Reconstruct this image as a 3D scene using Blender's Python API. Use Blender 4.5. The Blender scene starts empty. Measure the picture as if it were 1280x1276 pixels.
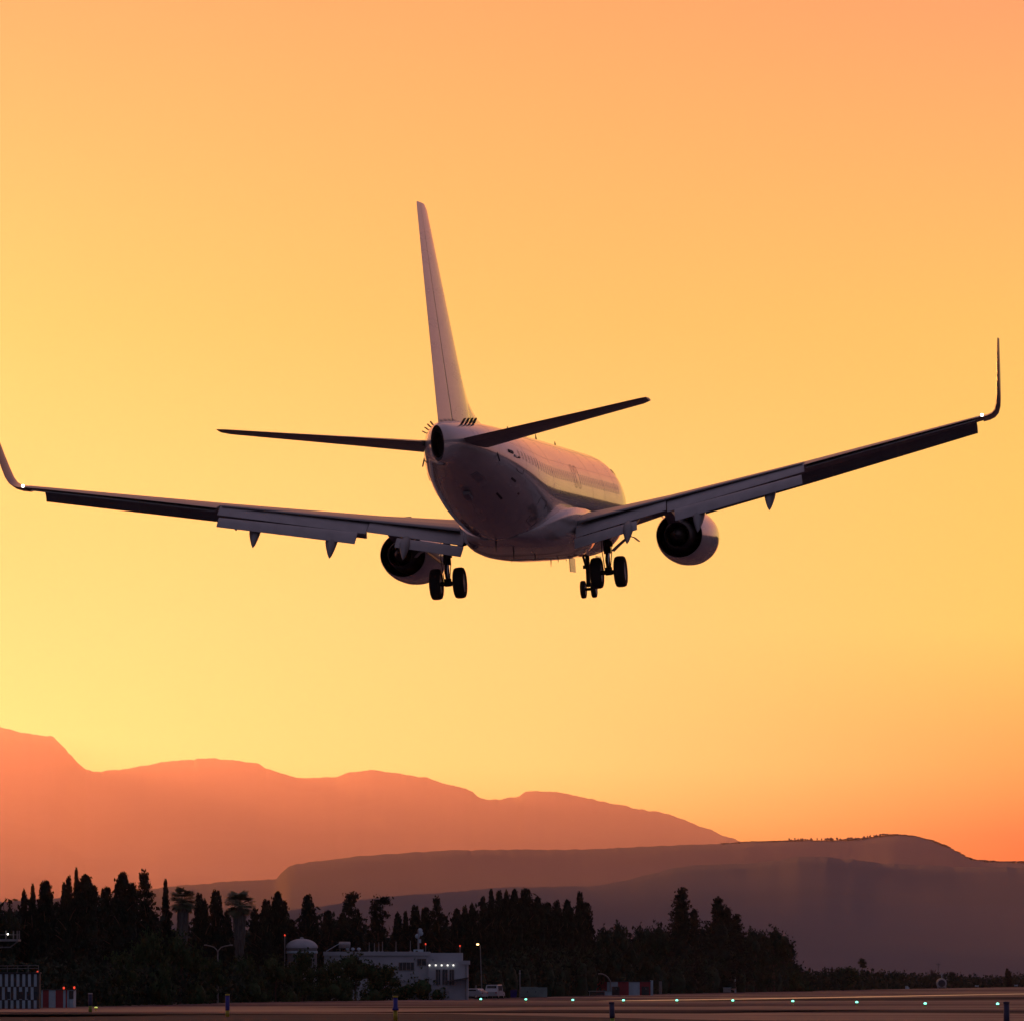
import bpy, math, random
import numpy as np
from mathutils import Vector, Matrix, noise
R = math.radians
random.seed(7)
scene = bpy.context.scene
col = scene.collection

# ------------------------------------------------------------------ camera
CAM_H = 2.5
LENS_PX = 7000.0                       # focal length in pixels of a 1280 px wide frame
HORIZON = 1225.4
PITCH = math.atan((HORIZON - 638.0) / LENS_PX)
cam_d = bpy.data.cameras.new("camera")
cam = bpy.data.objects.new("camera", cam_d)
col.objects.link(cam)
cam_d.sensor_fit = 'HORIZONTAL'
cam_d.sensor_width = 36.0
cam_d.lens = 36.0 * LENS_PX / 1280.0
cam_d.clip_start = 0.5
cam_d.clip_end = 200000.0
cam.location = (0, 0, CAM_H)
cam.rotation_euler = (math.pi / 2 + PITCH, 0, 0)
scene.camera = cam

# ------------------------------------------------------------------ light
SUN_AZ, SUN_EL = -11.0, 4.2            # degrees, azimuth to the right of +Y
sun_d = bpy.data.lights.new("sun", 'SUN')
sun_d.energy = 1.5
sun_d.angle = R(2.0)
sun_d.color = (1.0, 0.30, 0.06)
sun = bpy.data.objects.new("sun", sun_d)
col.objects.link(sun)
_d = Vector((math.sin(R(SUN_AZ)) * math.cos(R(SUN_EL)), math.cos(R(SUN_AZ)) * math.cos(R(SUN_EL)), math.sin(R(SUN_EL))))
sun.rotation_euler = (-_d).to_track_quat('-Z', 'Y').to_euler()

world = bpy.data.worlds.new("World")
scene.world = world
world.use_nodes = True
wn, wl = world.node_tree.nodes, world.node_tree.links
wn.clear()


def wmath(op, a, b=None, c=None, clamp=False):
    n = wn.new('ShaderNodeMath'); n.operation = op; n.use_clamp = clamp
    for i, v in enumerate((a, b, c)):
        if v is None: continue
        if isinstance(v, (int, float)): n.inputs[i].default_value = v
        else: wl.new(v, n.inputs[i])
    return n.outputs[0]


def wramp(fac, stops):
    n = wn.new('ShaderNodeValToRGB'); wl.new(fac, n.inputs[0])
    r = n.color_ramp; r.interpolation = 'LINEAR'
    while len(r.elements) < len(stops): r.elements.new(0.5)
    for e, (p, c) in zip(r.elements, stops):
        e.position = p; e.color = (*c, 1)
    return n.outputs[0]


def wmix(fac, a, b):
    n = wn.new('ShaderNodeMix'); n.data_type = 'RGBA'
    wl.new(fac, n.inputs[0]); wl.new(a, n.inputs[6]); wl.new(b, n.inputs[7])
    return n.outputs[2]


def wsmooth(v, lo, hi):
    n = wn.new('ShaderNodeMapRange'); n.interpolation_type = 'SMOOTHSTEP'
    wl.new(v, n.inputs[0]); n.inputs[1].default_value = lo; n.inputs[2].default_value = hi
    return n.outputs[0]


tc = wn.new('ShaderNodeTexCoord')
sx = wn.new('ShaderNodeSeparateXYZ'); wl.new(tc.outputs['Generated'], sx.inputs[0])
el_p = wmath('SQRT', wmath('MAXIMUM', sx.outputs[2], 0.0))
az = wmath('MULTIPLY', wmath('ARCTAN2', sx.outputs[0], sx.outputs[1]), 57.29578)
SKY_GLOW = [(0.0, (1.0, .18, .02)), (.145, (1.02, .36, .06)), (.195, (1.04, .73, .20)), (.25, (1.04, .68, .20)), (.30, (1.03, .63, .17)), (.342, (1.02, .54, .13)),
            (.427, (1.0, .37, .13)), (.60, (.72, .29, .19)), (1.0, (.15, .13, .19))]
SKY_RED = [(0.0, (1.0, .06, .012)), (.16, (1.0, .05, .005)), (.20, (1.0, .35, .04)), (.25, (1.0, .74, .12)), (.342, (1.0, .60, .13)),
           (.427, (1.0, .335, .155)), (.60, (.66, .27, .21)), (1.0, (.15, .13, .19))]
SKY_SIDE = [(0.0, (.70, .22, .15)), (.20, (.74, .30, .21)), (.40, (.56, .26, .24)), (.60, (.30, .18, .25)), (1.0, (.15, .13, .19))]
SKY_BACK = [(0.0, (.085, .085, .12)), (.30, (.10, .092, .135)), (.60, (.12, .105, .16)), (1.0, (.15, .13, .19))]
c_front = wmix(wsmooth(az, -.5, 8.5), wramp(el_p, SKY_GLOW), wramp(el_p, SKY_RED))
off = wmath('ABSOLUTE', wmath('ADD', az, 2.0))
c_side = wmix(wsmooth(off, 7.0, 32.0), c_front, wramp(el_p, SKY_SIDE))
c_all = wmix(wsmooth(off, 28.0, 85.0), c_side, wramp(el_p, SKY_BACK))
bg1 = wn.new('ShaderNodeBackground'); wl.new(c_all, bg1.inputs[0]); bg1.inputs[1].default_value = 1.0
sky = wn.new('ShaderNodeTexSky'); sky.sky_type = 'NISHITA'; sky.sun_disc = False
sky.sun_elevation = R(SUN_EL); sky.sun_rotation = R(SUN_AZ); sky.dust_density = 4.0
bg2 = wn.new('ShaderNodeBackground'); wl.new(sky.outputs[0], bg2.inputs[0]); bg2.inputs[1].default_value = 0.002
ad = wn.new('ShaderNodeAddShader'); wl.new(bg1.outputs[0], ad.inputs[0]); wl.new(bg2.outputs[0], ad.inputs[1])
wo = wn.new('ShaderNodeOutputWorld'); wl.new(ad.outputs[0], wo.inputs[0])

vs = scene.view_settings
vs.view_transform = 'Standard'; vs.look = 'None'; vs.exposure = 0.0; vs.gamma = 1.0; vs.use_curve_mapping = False
scene.cycles.use_denoising = True
scene.cycles.max_bounces = 6
scene.cycles.volume_bounces = 0
scene.cycles.sample_clamp_indirect = 4.0


# ------------------------------------------------------------------ helpers
def ray(px, py):
    """direction of a photo pixel in the world"""
    a, b = (px - 640.0) / LENS_PX, (638.0 - py) / LENS_PX
    c, s = math.cos(PITCH), math.sin(PITCH)
    return Vector((a, c - b * s, s + b * c))


def at(px, py, Y):
    d = ray(px, py)
    return Vector((0, 0, CAM_H)) + d * (Y / d.y)


def ground(px, py, z=0.0):
    d = ray(px, py)
    return Vector((0, 0, CAM_H)) + d * ((z - CAM_H) / d.z)


# far edge of the pavement: (photo x, photo y) turned into ground points once
EDGE = [(-600, 1278), (-200, 1266), (0, 1261), (160, 1257), (320, 1252.4), (480, 1250), (600, 1248), (720, 1245), (800, 1242.8), (960, 1239.4), (1120, 1235.8), (1280, 1233.0), (1500, 1230.4)]


def edge_y(px):
    for (x0, y0), (x1, y1) in zip(EDGE, EDGE[1:]):
        if px <= x1: return y0 + (y1 - y0) * (px - x0) / (x1 - x0)
    return EDGE[-1][1]


def edge_Y(px):
    return ground(px, edge_y(px)).y


class MB:
    def __init__(self): self.v = []; self.f = []; self.m = []; self.s = []

    def add(self, verts, faces, mi=0, smooth=True):
        o = len(self.v)
        self.v += [tuple(p) for p in verts]
        for f in faces:
            self.f.append(tuple(i + o for i in f)); self.m.append(mi); self.s.append(smooth)
        return self

    def box(self, c, s, mi=0, rot=None):
        x, y, z = s[0] / 2, s[1] / 2, s[2] / 2
        vs_ = [Vector(p) for p in ((-x, -y, -z), (x, -y, -z), (x, y, -z), (-x, y, -z), (-x, -y, z), (x, -y, z), (x, y, z), (-x, y, z))]
        if rot is not None: vs_ = [rot @ p for p in vs_]
        return self.add([p + Vector(c) for p in vs_], [(0, 3, 2, 1), (4, 5, 6, 7), (0, 1, 5, 4), (1, 2, 6, 5), (2, 3, 7, 6), (3, 0, 4, 7)], mi, False)

    def loft(self, rings, mi=0, cap=True, smooth=True, close=True):
        n = len(rings[0]); o = []; vv = []
        for r in rings: o.append(len(vv)); vv += list(r)
        ff = []
        for k in range(len(rings) - 1):
            for i in range(n if close else n - 1):
                j = (i + 1) % n
                ff.append((o[k] + i, o[k] + j, o[k + 1] + j, o[k + 1] + i))
        self.add(vv, ff, mi, smooth)
        if cap:
            self.add(rings[0], [tuple(range(n))[::-1]], mi, False)
            self.add(rings[-1], [tuple(range(n))], mi, False)
        return self

    def tube(self, pts, r, n=8, mi=0, cap=True):
        pts = [Vector(p) for p in pts]
        rr = r if isinstance(r, (list, tuple)) else [r] * len(pts)
        rings = []
        for i, p in enumerate(pts):
            d = (pts[min(i + 1, len(pts) - 1)] - pts[max(i - 1, 0)]).normalized()
            u = d.cross(Vector((0, 0, 1)))
            if u.length < 1e-3: u = d.cross(Vector((0, 1, 0)))
            u.normalize(); w = d.cross(u)
            rings.append([p + (u * math.cos(a) + w * math.sin(a)) * rr[i] for a in [2 * math.pi * k / n for k in range(n)]])
        return self.loft(rings, mi, cap)

    def lathe(self, prof, c, axis='Y', n=32, mi=0, cap=False, sq=1.0):
        """prof: (along, radius)"""
        rings = []
        for (t, r) in prof:
            ring = []
            for k in range(n):
                a = 2 * math.pi * k / n
                p, q = r * math.cos(a), r * math.sin(a)
                v = {'Y': (p, t, q * sq), 'X': (t, p, q), 'Z': (p, q, t)}[axis]
                ring.append(Vector(v) + Vector(c))
            rings.append(ring)
        return self.loft(rings, mi, cap)

    def build(self, name, mats, parent=None, fix=True):
        me = bpy.data.meshes.new(name)
        me.from_pydata(self.v, [], self.f)
        for m in (mats if isinstance(mats, (list, tuple)) else [mats]): me.materials.append(m)
        me.polygons.foreach_set('material_index', self.m)
        me.polygons.foreach_set('use_smooth', self.s)
        me.update()
        if fix:
            import bmesh
            bm = bmesh.new(); bm.from_mesh(me)
            bmesh.ops.recalc_face_normals(bm, faces=bm.faces)
            bm.to_mesh(me); bm.free()
        o = bpy.data.objects.new(name, me); col.objects.link(o)
        if parent is not None: o.parent = parent
        return o


def tag(o, label=None, cat=None, group=None, kind=None):
    if label: o['label'] = label
    if cat: o['category'] = cat
    if group: o['group'] = group
    if kind: o['kind'] = kind
    return o


def empty(name, loc, rz=0.0):
    o = bpy.data.objects.new(name, None); col.objects.link(o)
    o.empty_display_size = 0.5
    o.location = loc; o.rotation_euler = (0, 0, rz)
    return o


def copy_tree(o, parent=None):
    c = o.copy(); col.objects.link(c)
    if parent is not None: c.parent = parent
    for ch in list(o.children): copy_tree(ch, c)
    return c


def mat(name, base, rough=0.5, metal=0.0, spec=0.5, coat=0.0, var=0.0, scale=8.0, var_col=None, bump=0.0, bscale=4.0, rvar=0.0, stretch=None, emit=None, estr=0.0):
    m = bpy.data.materials.new(name); m.use_nodes = True
    n, l = m.node_tree.nodes, m.node_tree.links
    b = n['Principled BSDF']
    b.inputs['Base Color'].default_value = (*base, 1)
    b.inputs['Roughness'].default_value = rough
    b.inputs['Metallic'].default_value = metal
    b.inputs['Specular IOR Level'].default_value = spec
    b.inputs['Coat Weight'].default_value = coat
    b.inputs['Coat Roughness'].default_value = 0.06
    if emit:
        b.inputs['Emission Color'].default_value = (*emit, 1); b.inputs['Emission Strength'].default_value = estr
    if var or bump or rvar:
        t = n.new('ShaderNodeTexCoord'); mp = n.new('ShaderNodeMapping'); l.new(t.outputs['Object'], mp.inputs[0])
        if stretch: mp.inputs['Scale'].default_value = stretch
        nz = n.new('ShaderNodeTexNoise'); nz.inputs['Scale'].default_value = scale; nz.inputs['Detail'].default_value = 5.0
        l.new(mp.outputs[0], nz.inputs[0])
        if var:
            rm = n.new('ShaderNodeValToRGB'); l.new(nz.outputs[0], rm.inputs[0])
            c2 = var_col or tuple(x * (1 - var) for x in base)
            rm.color_ramp.elements[0].position = .35; rm.color_ramp.elements[0].color = (*c2, 1)
            rm.color_ramp.elements[1].position = .65; rm.color_ramp.elements[1].color = (*base, 1)
            l.new(rm.outputs[0], b.inputs['Base Color'])
        if rvar:
            mr = n.new('ShaderNodeMapRange'); l.new(nz.outputs[0], mr.inputs[0])
            mr.inputs[1].default_value = .3; mr.inputs[2].default_value = .7
            mr.inputs[3].default_value = max(rough - rvar, .02); mr.inputs[4].default_value = min(rough + rvar, 1)
            l.new(mr.outputs[0], b.inputs['Roughness'])
        if bump:
            n2 = n.new('ShaderNodeTexNoise'); n2.inputs['Scale'].default_value = bscale; n2.inputs['Detail'].default_value = 3
            l.new(mp.outputs[0], n2.inputs[0])
            bp = n.new('ShaderNodeBump'); bp.inputs['Strength'].default_value = 1.0; bp.inputs['Distance'].default_value = bump
            l.new(n2.outputs[0], bp.inputs['Height']); l.new(bp.outputs[0], b.inputs['Normal'])
    return m


M = {}
M['paint'] = mat('aircraft_white_paint', (.53, .475, .455), .24, coat=.9, var=.12, scale=2.2, bump=.0006, bscale=.5, stretch=(1, .16, 1), rvar=.05)
M['winglet_red'] = mat('winglet_dark_paint', (.10, .035, .025), .25, coat=.4)
M['wing_grey'] = mat('wing_grey_paint', (.25, .245, .25), .42, coat=.1, var=.12, scale=1.5)
M['flap_grey'] = mat('flap_grey_paint', (.42, .40, .41), .45, var=.16, scale=2.2)
M['dark_cove'] = mat('cove_dark', (.05, .045, .045), .6)
M['metal_dark'] = mat('dark_metal', (.06, .055, .055), .5, metal=.7, var=.3, scale=6)
M['burnt'] = mat('burnt_metal', (.07, .06, .058), .5, metal=.5, var=.4, scale=4)
M['chrome'] = mat('oleo_steel', (.7, .7, .7), .15, metal=1.0)
M['rubber'] = mat('tyre_rubber', (.018, .017, .017), .75)
M['rim'] = mat('wheel_rim', (.5, .5, .5), .4, metal=.5)
M['glass'] = mat('cabin_glass', (.05, .05, .055), .14, spec=.5, coat=.4)
M['seam'] = mat('panel_seam', (.03, .028, .028), .7)
M['white_lamp'] = mat('white_lamp', (1, 1, 1), .3, emit=(1, .92, .75), estr=9)
M['red_lamp'] = mat('red_lamp', (.4, .02, .01), .3, emit=(1, .07, .03), estr=1.0)
M['wall_lamp'] = mat('wall_lamp', (1, 1, 1), .3, emit=(1, .95, .85), estr=1.3)
M['amber_lamp'] = mat('amber_lamp', (1, .8, .4), .3, emit=(1, .62, .22), estr=6)
M['green_lamp'] = mat('green_lamp', (.5, 1, .8), .3, emit=(.22, 1, .70), estr=2.6)
M['yellow_lamp'] = mat('yellow_lamp', (1, 1, .5), .3, emit=(.8, .9, .15), estr=.7)

# ================================================================== SETTING
# haze: real air between the camera and the mountains
hz_m = bpy.data.materials.new('haze_air'); hz_m.use_nodes = True
_n, _l = hz_m.node_tree.nodes, hz_m.node_tree.links
_n.clear()
_pv = _n.new('ShaderNodeVolumePrincipled')
_pv.inputs['Color'].default_value = (.95, .70, 1.0, 1)
_pv.inputs['Density'].default_value = 1.45e-5
_pv.inputs['Anisotropy'].default_value = 0.86
_o = _n.new('ShaderNodeOutputMaterial'); _l.new(_pv.outputs[0], _o.inputs['Volume'])
hz = MB().box((3000, 19500, 859), (60000, 41000, 1720)).build('haze', hz_m)
tag(hz, kind='stuff')

# ground
m_grass = mat('airfield_earth', (.05, .048, .03), .95, var=.5, scale=.02, bump=.05, bscale=.6)
g = MB().add([(-26900, -900, 0), (32900, -900, 0), (32900, 39900, 0), (-26900, 39900, 0)], [(0, 1, 2, 3)], 0, False).build('ground', m_grass)
tag(g, kind='structure')


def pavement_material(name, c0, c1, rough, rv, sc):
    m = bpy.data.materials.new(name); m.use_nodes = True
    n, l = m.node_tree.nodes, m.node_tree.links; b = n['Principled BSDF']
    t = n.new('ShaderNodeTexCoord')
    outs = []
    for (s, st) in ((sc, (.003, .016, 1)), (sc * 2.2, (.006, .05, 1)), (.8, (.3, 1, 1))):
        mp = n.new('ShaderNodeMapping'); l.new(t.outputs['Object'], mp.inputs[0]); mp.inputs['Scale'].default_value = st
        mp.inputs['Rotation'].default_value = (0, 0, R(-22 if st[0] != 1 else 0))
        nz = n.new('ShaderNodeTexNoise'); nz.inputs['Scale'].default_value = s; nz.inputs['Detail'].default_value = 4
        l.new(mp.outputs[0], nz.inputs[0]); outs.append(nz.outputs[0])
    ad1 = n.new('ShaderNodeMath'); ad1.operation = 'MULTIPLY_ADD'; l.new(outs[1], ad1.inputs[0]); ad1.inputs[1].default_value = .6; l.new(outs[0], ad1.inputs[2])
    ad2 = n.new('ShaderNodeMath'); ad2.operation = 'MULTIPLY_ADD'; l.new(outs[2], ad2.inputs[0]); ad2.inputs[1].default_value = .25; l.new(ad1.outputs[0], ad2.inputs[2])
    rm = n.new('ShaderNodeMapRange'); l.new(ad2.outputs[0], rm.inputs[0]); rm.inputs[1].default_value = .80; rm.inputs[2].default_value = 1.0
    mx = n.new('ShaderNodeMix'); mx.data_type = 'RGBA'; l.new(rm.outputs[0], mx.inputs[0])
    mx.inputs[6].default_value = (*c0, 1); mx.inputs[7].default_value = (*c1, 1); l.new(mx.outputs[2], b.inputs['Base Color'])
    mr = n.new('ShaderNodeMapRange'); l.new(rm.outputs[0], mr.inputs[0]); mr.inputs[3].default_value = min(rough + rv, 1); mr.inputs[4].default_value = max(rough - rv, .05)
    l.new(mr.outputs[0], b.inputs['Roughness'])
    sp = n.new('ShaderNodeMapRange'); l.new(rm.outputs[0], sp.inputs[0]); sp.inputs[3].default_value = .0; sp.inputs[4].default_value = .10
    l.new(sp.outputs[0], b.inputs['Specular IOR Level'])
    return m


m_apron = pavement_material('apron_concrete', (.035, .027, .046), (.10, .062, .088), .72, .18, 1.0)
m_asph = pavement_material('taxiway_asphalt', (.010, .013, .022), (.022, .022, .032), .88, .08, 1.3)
epts = [ground(x, y) for x, y in EDGE]
vv = [(p.x, p.y, .006) for p in epts] + [(290, 2700, .006), (170, 900, .006), (120, 60, .006), (-160, 60, .006)]
# subdivide the fan so the polygon stays well-shaped
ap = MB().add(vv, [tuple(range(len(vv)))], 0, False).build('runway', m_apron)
tag(ap, kind='structure')


def strip(name, line, w, z, m):
    """a flat band on the ground along a line of ground points"""
    mb = MB(); L = []; Rr = []
    for i, p in enumerate(line):
        d = (line[min(i + 1, len(line) - 1)] - line[max(i - 1, 0)]); d.z = 0; d.normalize()
        s = Vector((d.y, -d.x, 0))
        L.append((p.x - s.x * w / 2, p.y - s.y * w / 2, z)); Rr.append((p.x + s.x * w / 2, p.y + s.y * w / 2, z))
    n = len(line)
    mb.add(L + Rr, [(i, i + 1, n + i + 1, n + i) for i in range(n - 1)], 0, False)
    o = mb.build(name, m); tag(o, kind='structure'); return o


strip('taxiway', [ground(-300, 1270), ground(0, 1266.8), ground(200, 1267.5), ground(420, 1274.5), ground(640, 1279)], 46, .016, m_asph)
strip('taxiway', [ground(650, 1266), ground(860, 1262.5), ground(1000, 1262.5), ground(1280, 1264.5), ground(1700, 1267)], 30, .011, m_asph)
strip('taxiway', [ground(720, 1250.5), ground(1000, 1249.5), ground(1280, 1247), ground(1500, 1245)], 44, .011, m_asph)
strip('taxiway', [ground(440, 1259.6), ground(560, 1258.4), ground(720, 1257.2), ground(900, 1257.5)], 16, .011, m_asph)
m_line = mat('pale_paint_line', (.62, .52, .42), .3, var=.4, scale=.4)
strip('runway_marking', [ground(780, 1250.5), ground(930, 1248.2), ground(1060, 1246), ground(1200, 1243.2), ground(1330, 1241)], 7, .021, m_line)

# ---- mountains: real ridges at their own distances, slopes running down towards the airfield
m_hill = mat('hillside_haze_blue', (.07, .08, .125), .95, var=.12, scale=.002)  # base colour carries the cool mauve tint of the hazy air


def ridge(name, crest, Dc, Db, Dback, seed, rough, mat_, nr=25, pad=None):
    """crest: photo (x, y) of the skyline turned into heights at distance Dc; slope runs from Db up to Dc"""
    xs = [c[0] for c in crest]
    N = 1500
    x0, x1 = xs[0], xs[-1]
    cols = []
    for i in range(N + 1):
        px = x0 + (x1 - x0) * i / N
        for (a, ya), (b, yb) in zip(crest, crest[1:]):
            if px <= b:
                t = (px - a) / (b - a); py = ya + (yb - ya) * (t * t * (3 - 2 * t) * .5 + t * .5); break
        az_ = math.atan((px - 640) / LENS_PX)
        H = Dc * (HORIZON - py) / LENS_PX * 1.0 + CAM_H
        H0 = max(H, 0)
        H = H0 + rough * (noise.fractal(Vector((px * .07, seed, 0)), .7, 2.0, 5)) * .5 + rough * .28 * noise.noise(Vector((px * .9, seed, 7)))
        colv = []
        for k in range(nr + 1):
            t = k / nr
            if t <= .8:
                u = t / .8; D = Db + (Dc - Db) * u
                p = u ** 1.35
                # gullies and shoulders on the slope, fading out at the crest
                nn = noise.fractal(Vector((D * math.sin(az_) * .0006, D * .0004 + seed, seed)), .8, 2.0, 5)
                Hs = H0 + (H - H0) * max(0, (u - .86) / .14)
                z = Hs * p + H0 * .05 * nn * math.sin(math.pi * u) if u < .999 else H
            else:
                u = (t - .8) / .2; D = Dc + (Dback - Dc) * u; z = H * (1 - u) ** 1.2
            if t == 0 or k == nr: z = -30
            colv.append((D * math.tan(az_), D, z))
        cols.append(colv)
    mb = MB(); vs_ = [p for c in cols for p in c]; m_ = nr + 1
    mb.add(vs_, [(i * m_ + k, (i + 1) * m_ + k, (i + 1) * m_ + k + 1, i * m_ + k + 1) for i in range(N) for k in range(nr)], 0, True)
    o = mb.build(name, mat_); tag(o, kind='structure'); return o


A = [(-4200, 1200), (-3600, 1120), (-2900, 1050), (-2300, 1060), (-1500, 1130), (-700, 1120), (-420, 1040), (-240, 960), (-110, 903), (-50, 897), (0, 909), (30, 916), (48, 920), (65, 921), (78, 932), (88, 944), (98, 954), (108, 963), (122, 965), (150, 962), (180, 958), (205, 953), (232, 950), (262, 948), (285, 950), (310, 953),
     (322, 955), (333, 961), (352, 967), (375, 973), (395, 973), (410, 972), (420, 972), (432, 967), (448, 964), (465, 963), (490, 966), (520, 970), (545, 976), (560, 981), (580, 985), (590, 990), (598, 997), (612, 1000), (630, 999), (645, 997), (655, 991), (672, 989), (692, 990), (712, 994),
     (740, 999), (770, 1006), (800, 1012), (832, 1017), (855, 1025), (880, 1035), (905, 1045), (935, 1055), (980, 1072), (1040, 1095), (1120, 1130), (1300, 1200), (1400, 1226)]
B = [(-2400, 1226), (-900, 1200), (-300, 1150), (100, 1122), (240, 1106), (300, 1101), (345, 1099), (352, 1092), (360, 1084), (372, 1080), (400, 1076), (450, 1070), (500, 1067), (560, 1063.5), (640, 1062), (720, 1062), (780, 1060), (840, 1057), (900, 1055), (940, 1053), (985, 1051.5), (1040, 1051), (1072, 1050.5),
     (1090, 1047), (1115, 1044), (1140, 1045.5), (1160, 1050), (1178, 1057), (1195, 1065), (1208, 1072), (1220, 1076.5), (1250, 1078), (1300, 1079), (1500, 1085), (1900, 1060), (2500, 1110), (3200, 1075), (4200, 1120), (5200, 1190)]
Cc = [(-1800, 1226), (-500, 1190), (100, 1170), (300, 1145), (520, 1118), (640, 1109), (740, 1108), (780, 1101), (815, 1092), (850, 1084), (880, 1081.5), (930, 1080), (970, 1076), (1000, 1071), (1030, 1071), (1060, 1074), (1100, 1079), (1160, 1082), (1220, 1084), (1300, 1085), (1500, 1100), (1900, 1120), (2600, 1090), (3400, 1125), (4600, 1140), (6000, 1200)]
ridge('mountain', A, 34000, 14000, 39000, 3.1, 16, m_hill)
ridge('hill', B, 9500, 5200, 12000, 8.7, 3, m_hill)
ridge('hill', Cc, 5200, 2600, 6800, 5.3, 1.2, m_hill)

# added hill, unseen on the left, shaped to shade the near haze from the sun
mb = MB(); NA, ND = 60, 50
for i in range(NA + 1):
    a = -5.9 - 17.0 * i / NA
    for k in range(ND + 1):
        D = 2200 + 12300 * k / ND
        e = min(1, max(0, (-5.9 - a) / 1.5)); e = e * e * (3 - 2 * e)
        f = min(1, k / 6) * min(1, (ND - k) / 2)
        z = D * math.tan(R(4.9)) * e * (f ** .8) - (4 if e * f == 0 else 0)
        mb.v.append((D * math.sin(R(a)), D * math.cos(R(a)), z))
for i in range(NA):
    for k in range(ND):
        o = i * (ND + 1) + k
        mb.f.append((o, o + 1, o + ND + 2, o + ND + 1)); mb.m.append(0); mb.s.append(True)
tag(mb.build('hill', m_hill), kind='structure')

# a wooded hill outside the view on the right, mirrored in the aircraft's side
def right_hill(a, D):
    e = min(1, max(0, (a - 7.6) / 4.0)) * min(1, max(0, (58 - a) / 10)); e = e * e * (3 - 2 * e)
    f = min(1, (D - 1300) / 1500) if D < 2800 else max(0, 1 - (D - 2800) / 1800)
    f = max(0, f)
    return 2800 * math.tan(R(4.2)) * e * f ** 1.3 * (1 + .16 * noise.fractal(Vector((a * .12, D * .0006, 4.0)), .8, 2.0, 4)) - (4 if e * f == 0 else 0)


mb = MB(); NA, ND = 100, 30
for i in range(NA + 1):
    a = 7.4 + 51 * i / NA
    for k in range(ND + 1):
        D = 1300 + 3300 * k / ND
        mb.v.append((D * math.sin(R(a)), D * math.cos(R(a)), right_hill(a, D)))
for i in range(NA):
    for k in range(ND):
        o = i * (ND + 1) + k
        mb.f.append((o, o + 1, o + ND + 2, o + ND + 1)); mb.m.append(0); mb.s.append(True)
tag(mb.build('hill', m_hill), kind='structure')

# ================================================================== AIRLINER
# aircraft axes: x to its right, y forward (nose at 0), z up; distances along the body are called s = -y
air = empty('airliner', (0, 0, 0))
tag(air, 'white twin-jet airliner flying low over the runway with landing gear and flaps down', 'airliner')
yaw, pit, rol = 0.14972, 0.05202, -0.05904
c_, s_ = math.cos, math.sin
Rz = Matrix(((c_(yaw), s_(yaw), 0), (-s_(yaw), c_(yaw), 0), (0, 0, 1)))
Rx = Matrix(((1, 0, 0), (0, c_(pit), -s_(pit)), (0, s_(pit), c_(pit))))
Ry = Matrix(((c_(rol), 0, s_(rol)), (0, 1, 0), (-s_(rol), 0, c_(rol))))
air.matrix_world = Matrix.Translation((3.274, 221.21, 18.611 + CAM_H)) @ (Rz @ Rx @ Ry).to_4x4()

ST = [(0, -.56, -.74, .09), (.15, -.34, -.98, .33), (.5, -.02, -1.28, .72), (1.1, .34, -1.58, 1.08), (2.0, .92, -1.80, 1.42), (3.0, 1.55, -1.92, 1.66), (4.5, 1.92, -1.99, 1.82), (6, 2.0, -2.01, 1.88), (12, 2.0, -2.01, 1.88), (18, 2.0, -2.01, 1.88), (23.5, 2.0, -2.01, 1.88),
      (25.5, 2.0, -1.90, 1.87), (27.5, 2.0, -1.58, 1.82), (29.5, 1.99, -1.14, 1.70), (31.5, 1.97, -.66, 1.50), (33.5, 1.93, -.20, 1.22), (35.2, 1.87, .12, .94), (36.6, 1.78, .33, .66), (37.5, 1.70, .38, .42), (38.0, 1.60, .40, .225)]
_S = np.array(ST)


def prof(s):
    k = int(np.clip(np.searchsorted(_S[:, 0], s) - 1, 0, len(ST) - 2))
    a, b = _S[k], _S[k + 1]; h = b[0] - a[0]; t = (s - a[0]) / h
    out = []
    for j in (1, 2, 3):
        d = (b[j] - a[j]) / h
        dl = (a[j] - _S[k - 1, j]) / (a[0] - _S[k - 1, 0]) if k > 0 else d
        dr = (_S[k + 2, j] - b[j]) / (_S[k + 2, 0] - b[0]) if k + 2 < len(ST) else d
        m0 = 0 if dl * d <= 0 else 2 * dl * d / (dl + d)
        m1 = 0 if dr * d <= 0 else 2 * dr * d / (dr + d)
        if k == 0: m0 = d * 1.4
        out.append((2 * t**3 - 3 * t**2 + 1) * a[j] + (t**3 - 2 * t**2 + t) * h * m0 + (-2 * t**3 + 3 * t**2) * b[j] + (t**3 - t**2) * h * m1)
    return out


def skin(s, ang, off=0.0):
    """point on the fuselage; ang 0 = right side, 90 = top"""
    t, b, w = prof(s)
    zc, hh = (t + b) / 2, (t - b) / 2
    return Vector(((w + off) * math.cos(R(ang)), -s, zc + (hh + off) * math.sin(R(ang))))


NS = 72
ss = sorted(set(list(np.linspace(0, 1.2, 10)) + list(np.linspace(1.2, 6, 18)) + list(np.linspace(6, 23.5, 20)) + list(np.linspace(23.5, 38.0, 60))))
fus = MB().loft([[skin(s, 360 * k / NS) for k in range(NS)] for s in ss], cap=False).build('fuselage', M['paint'], air)


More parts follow.
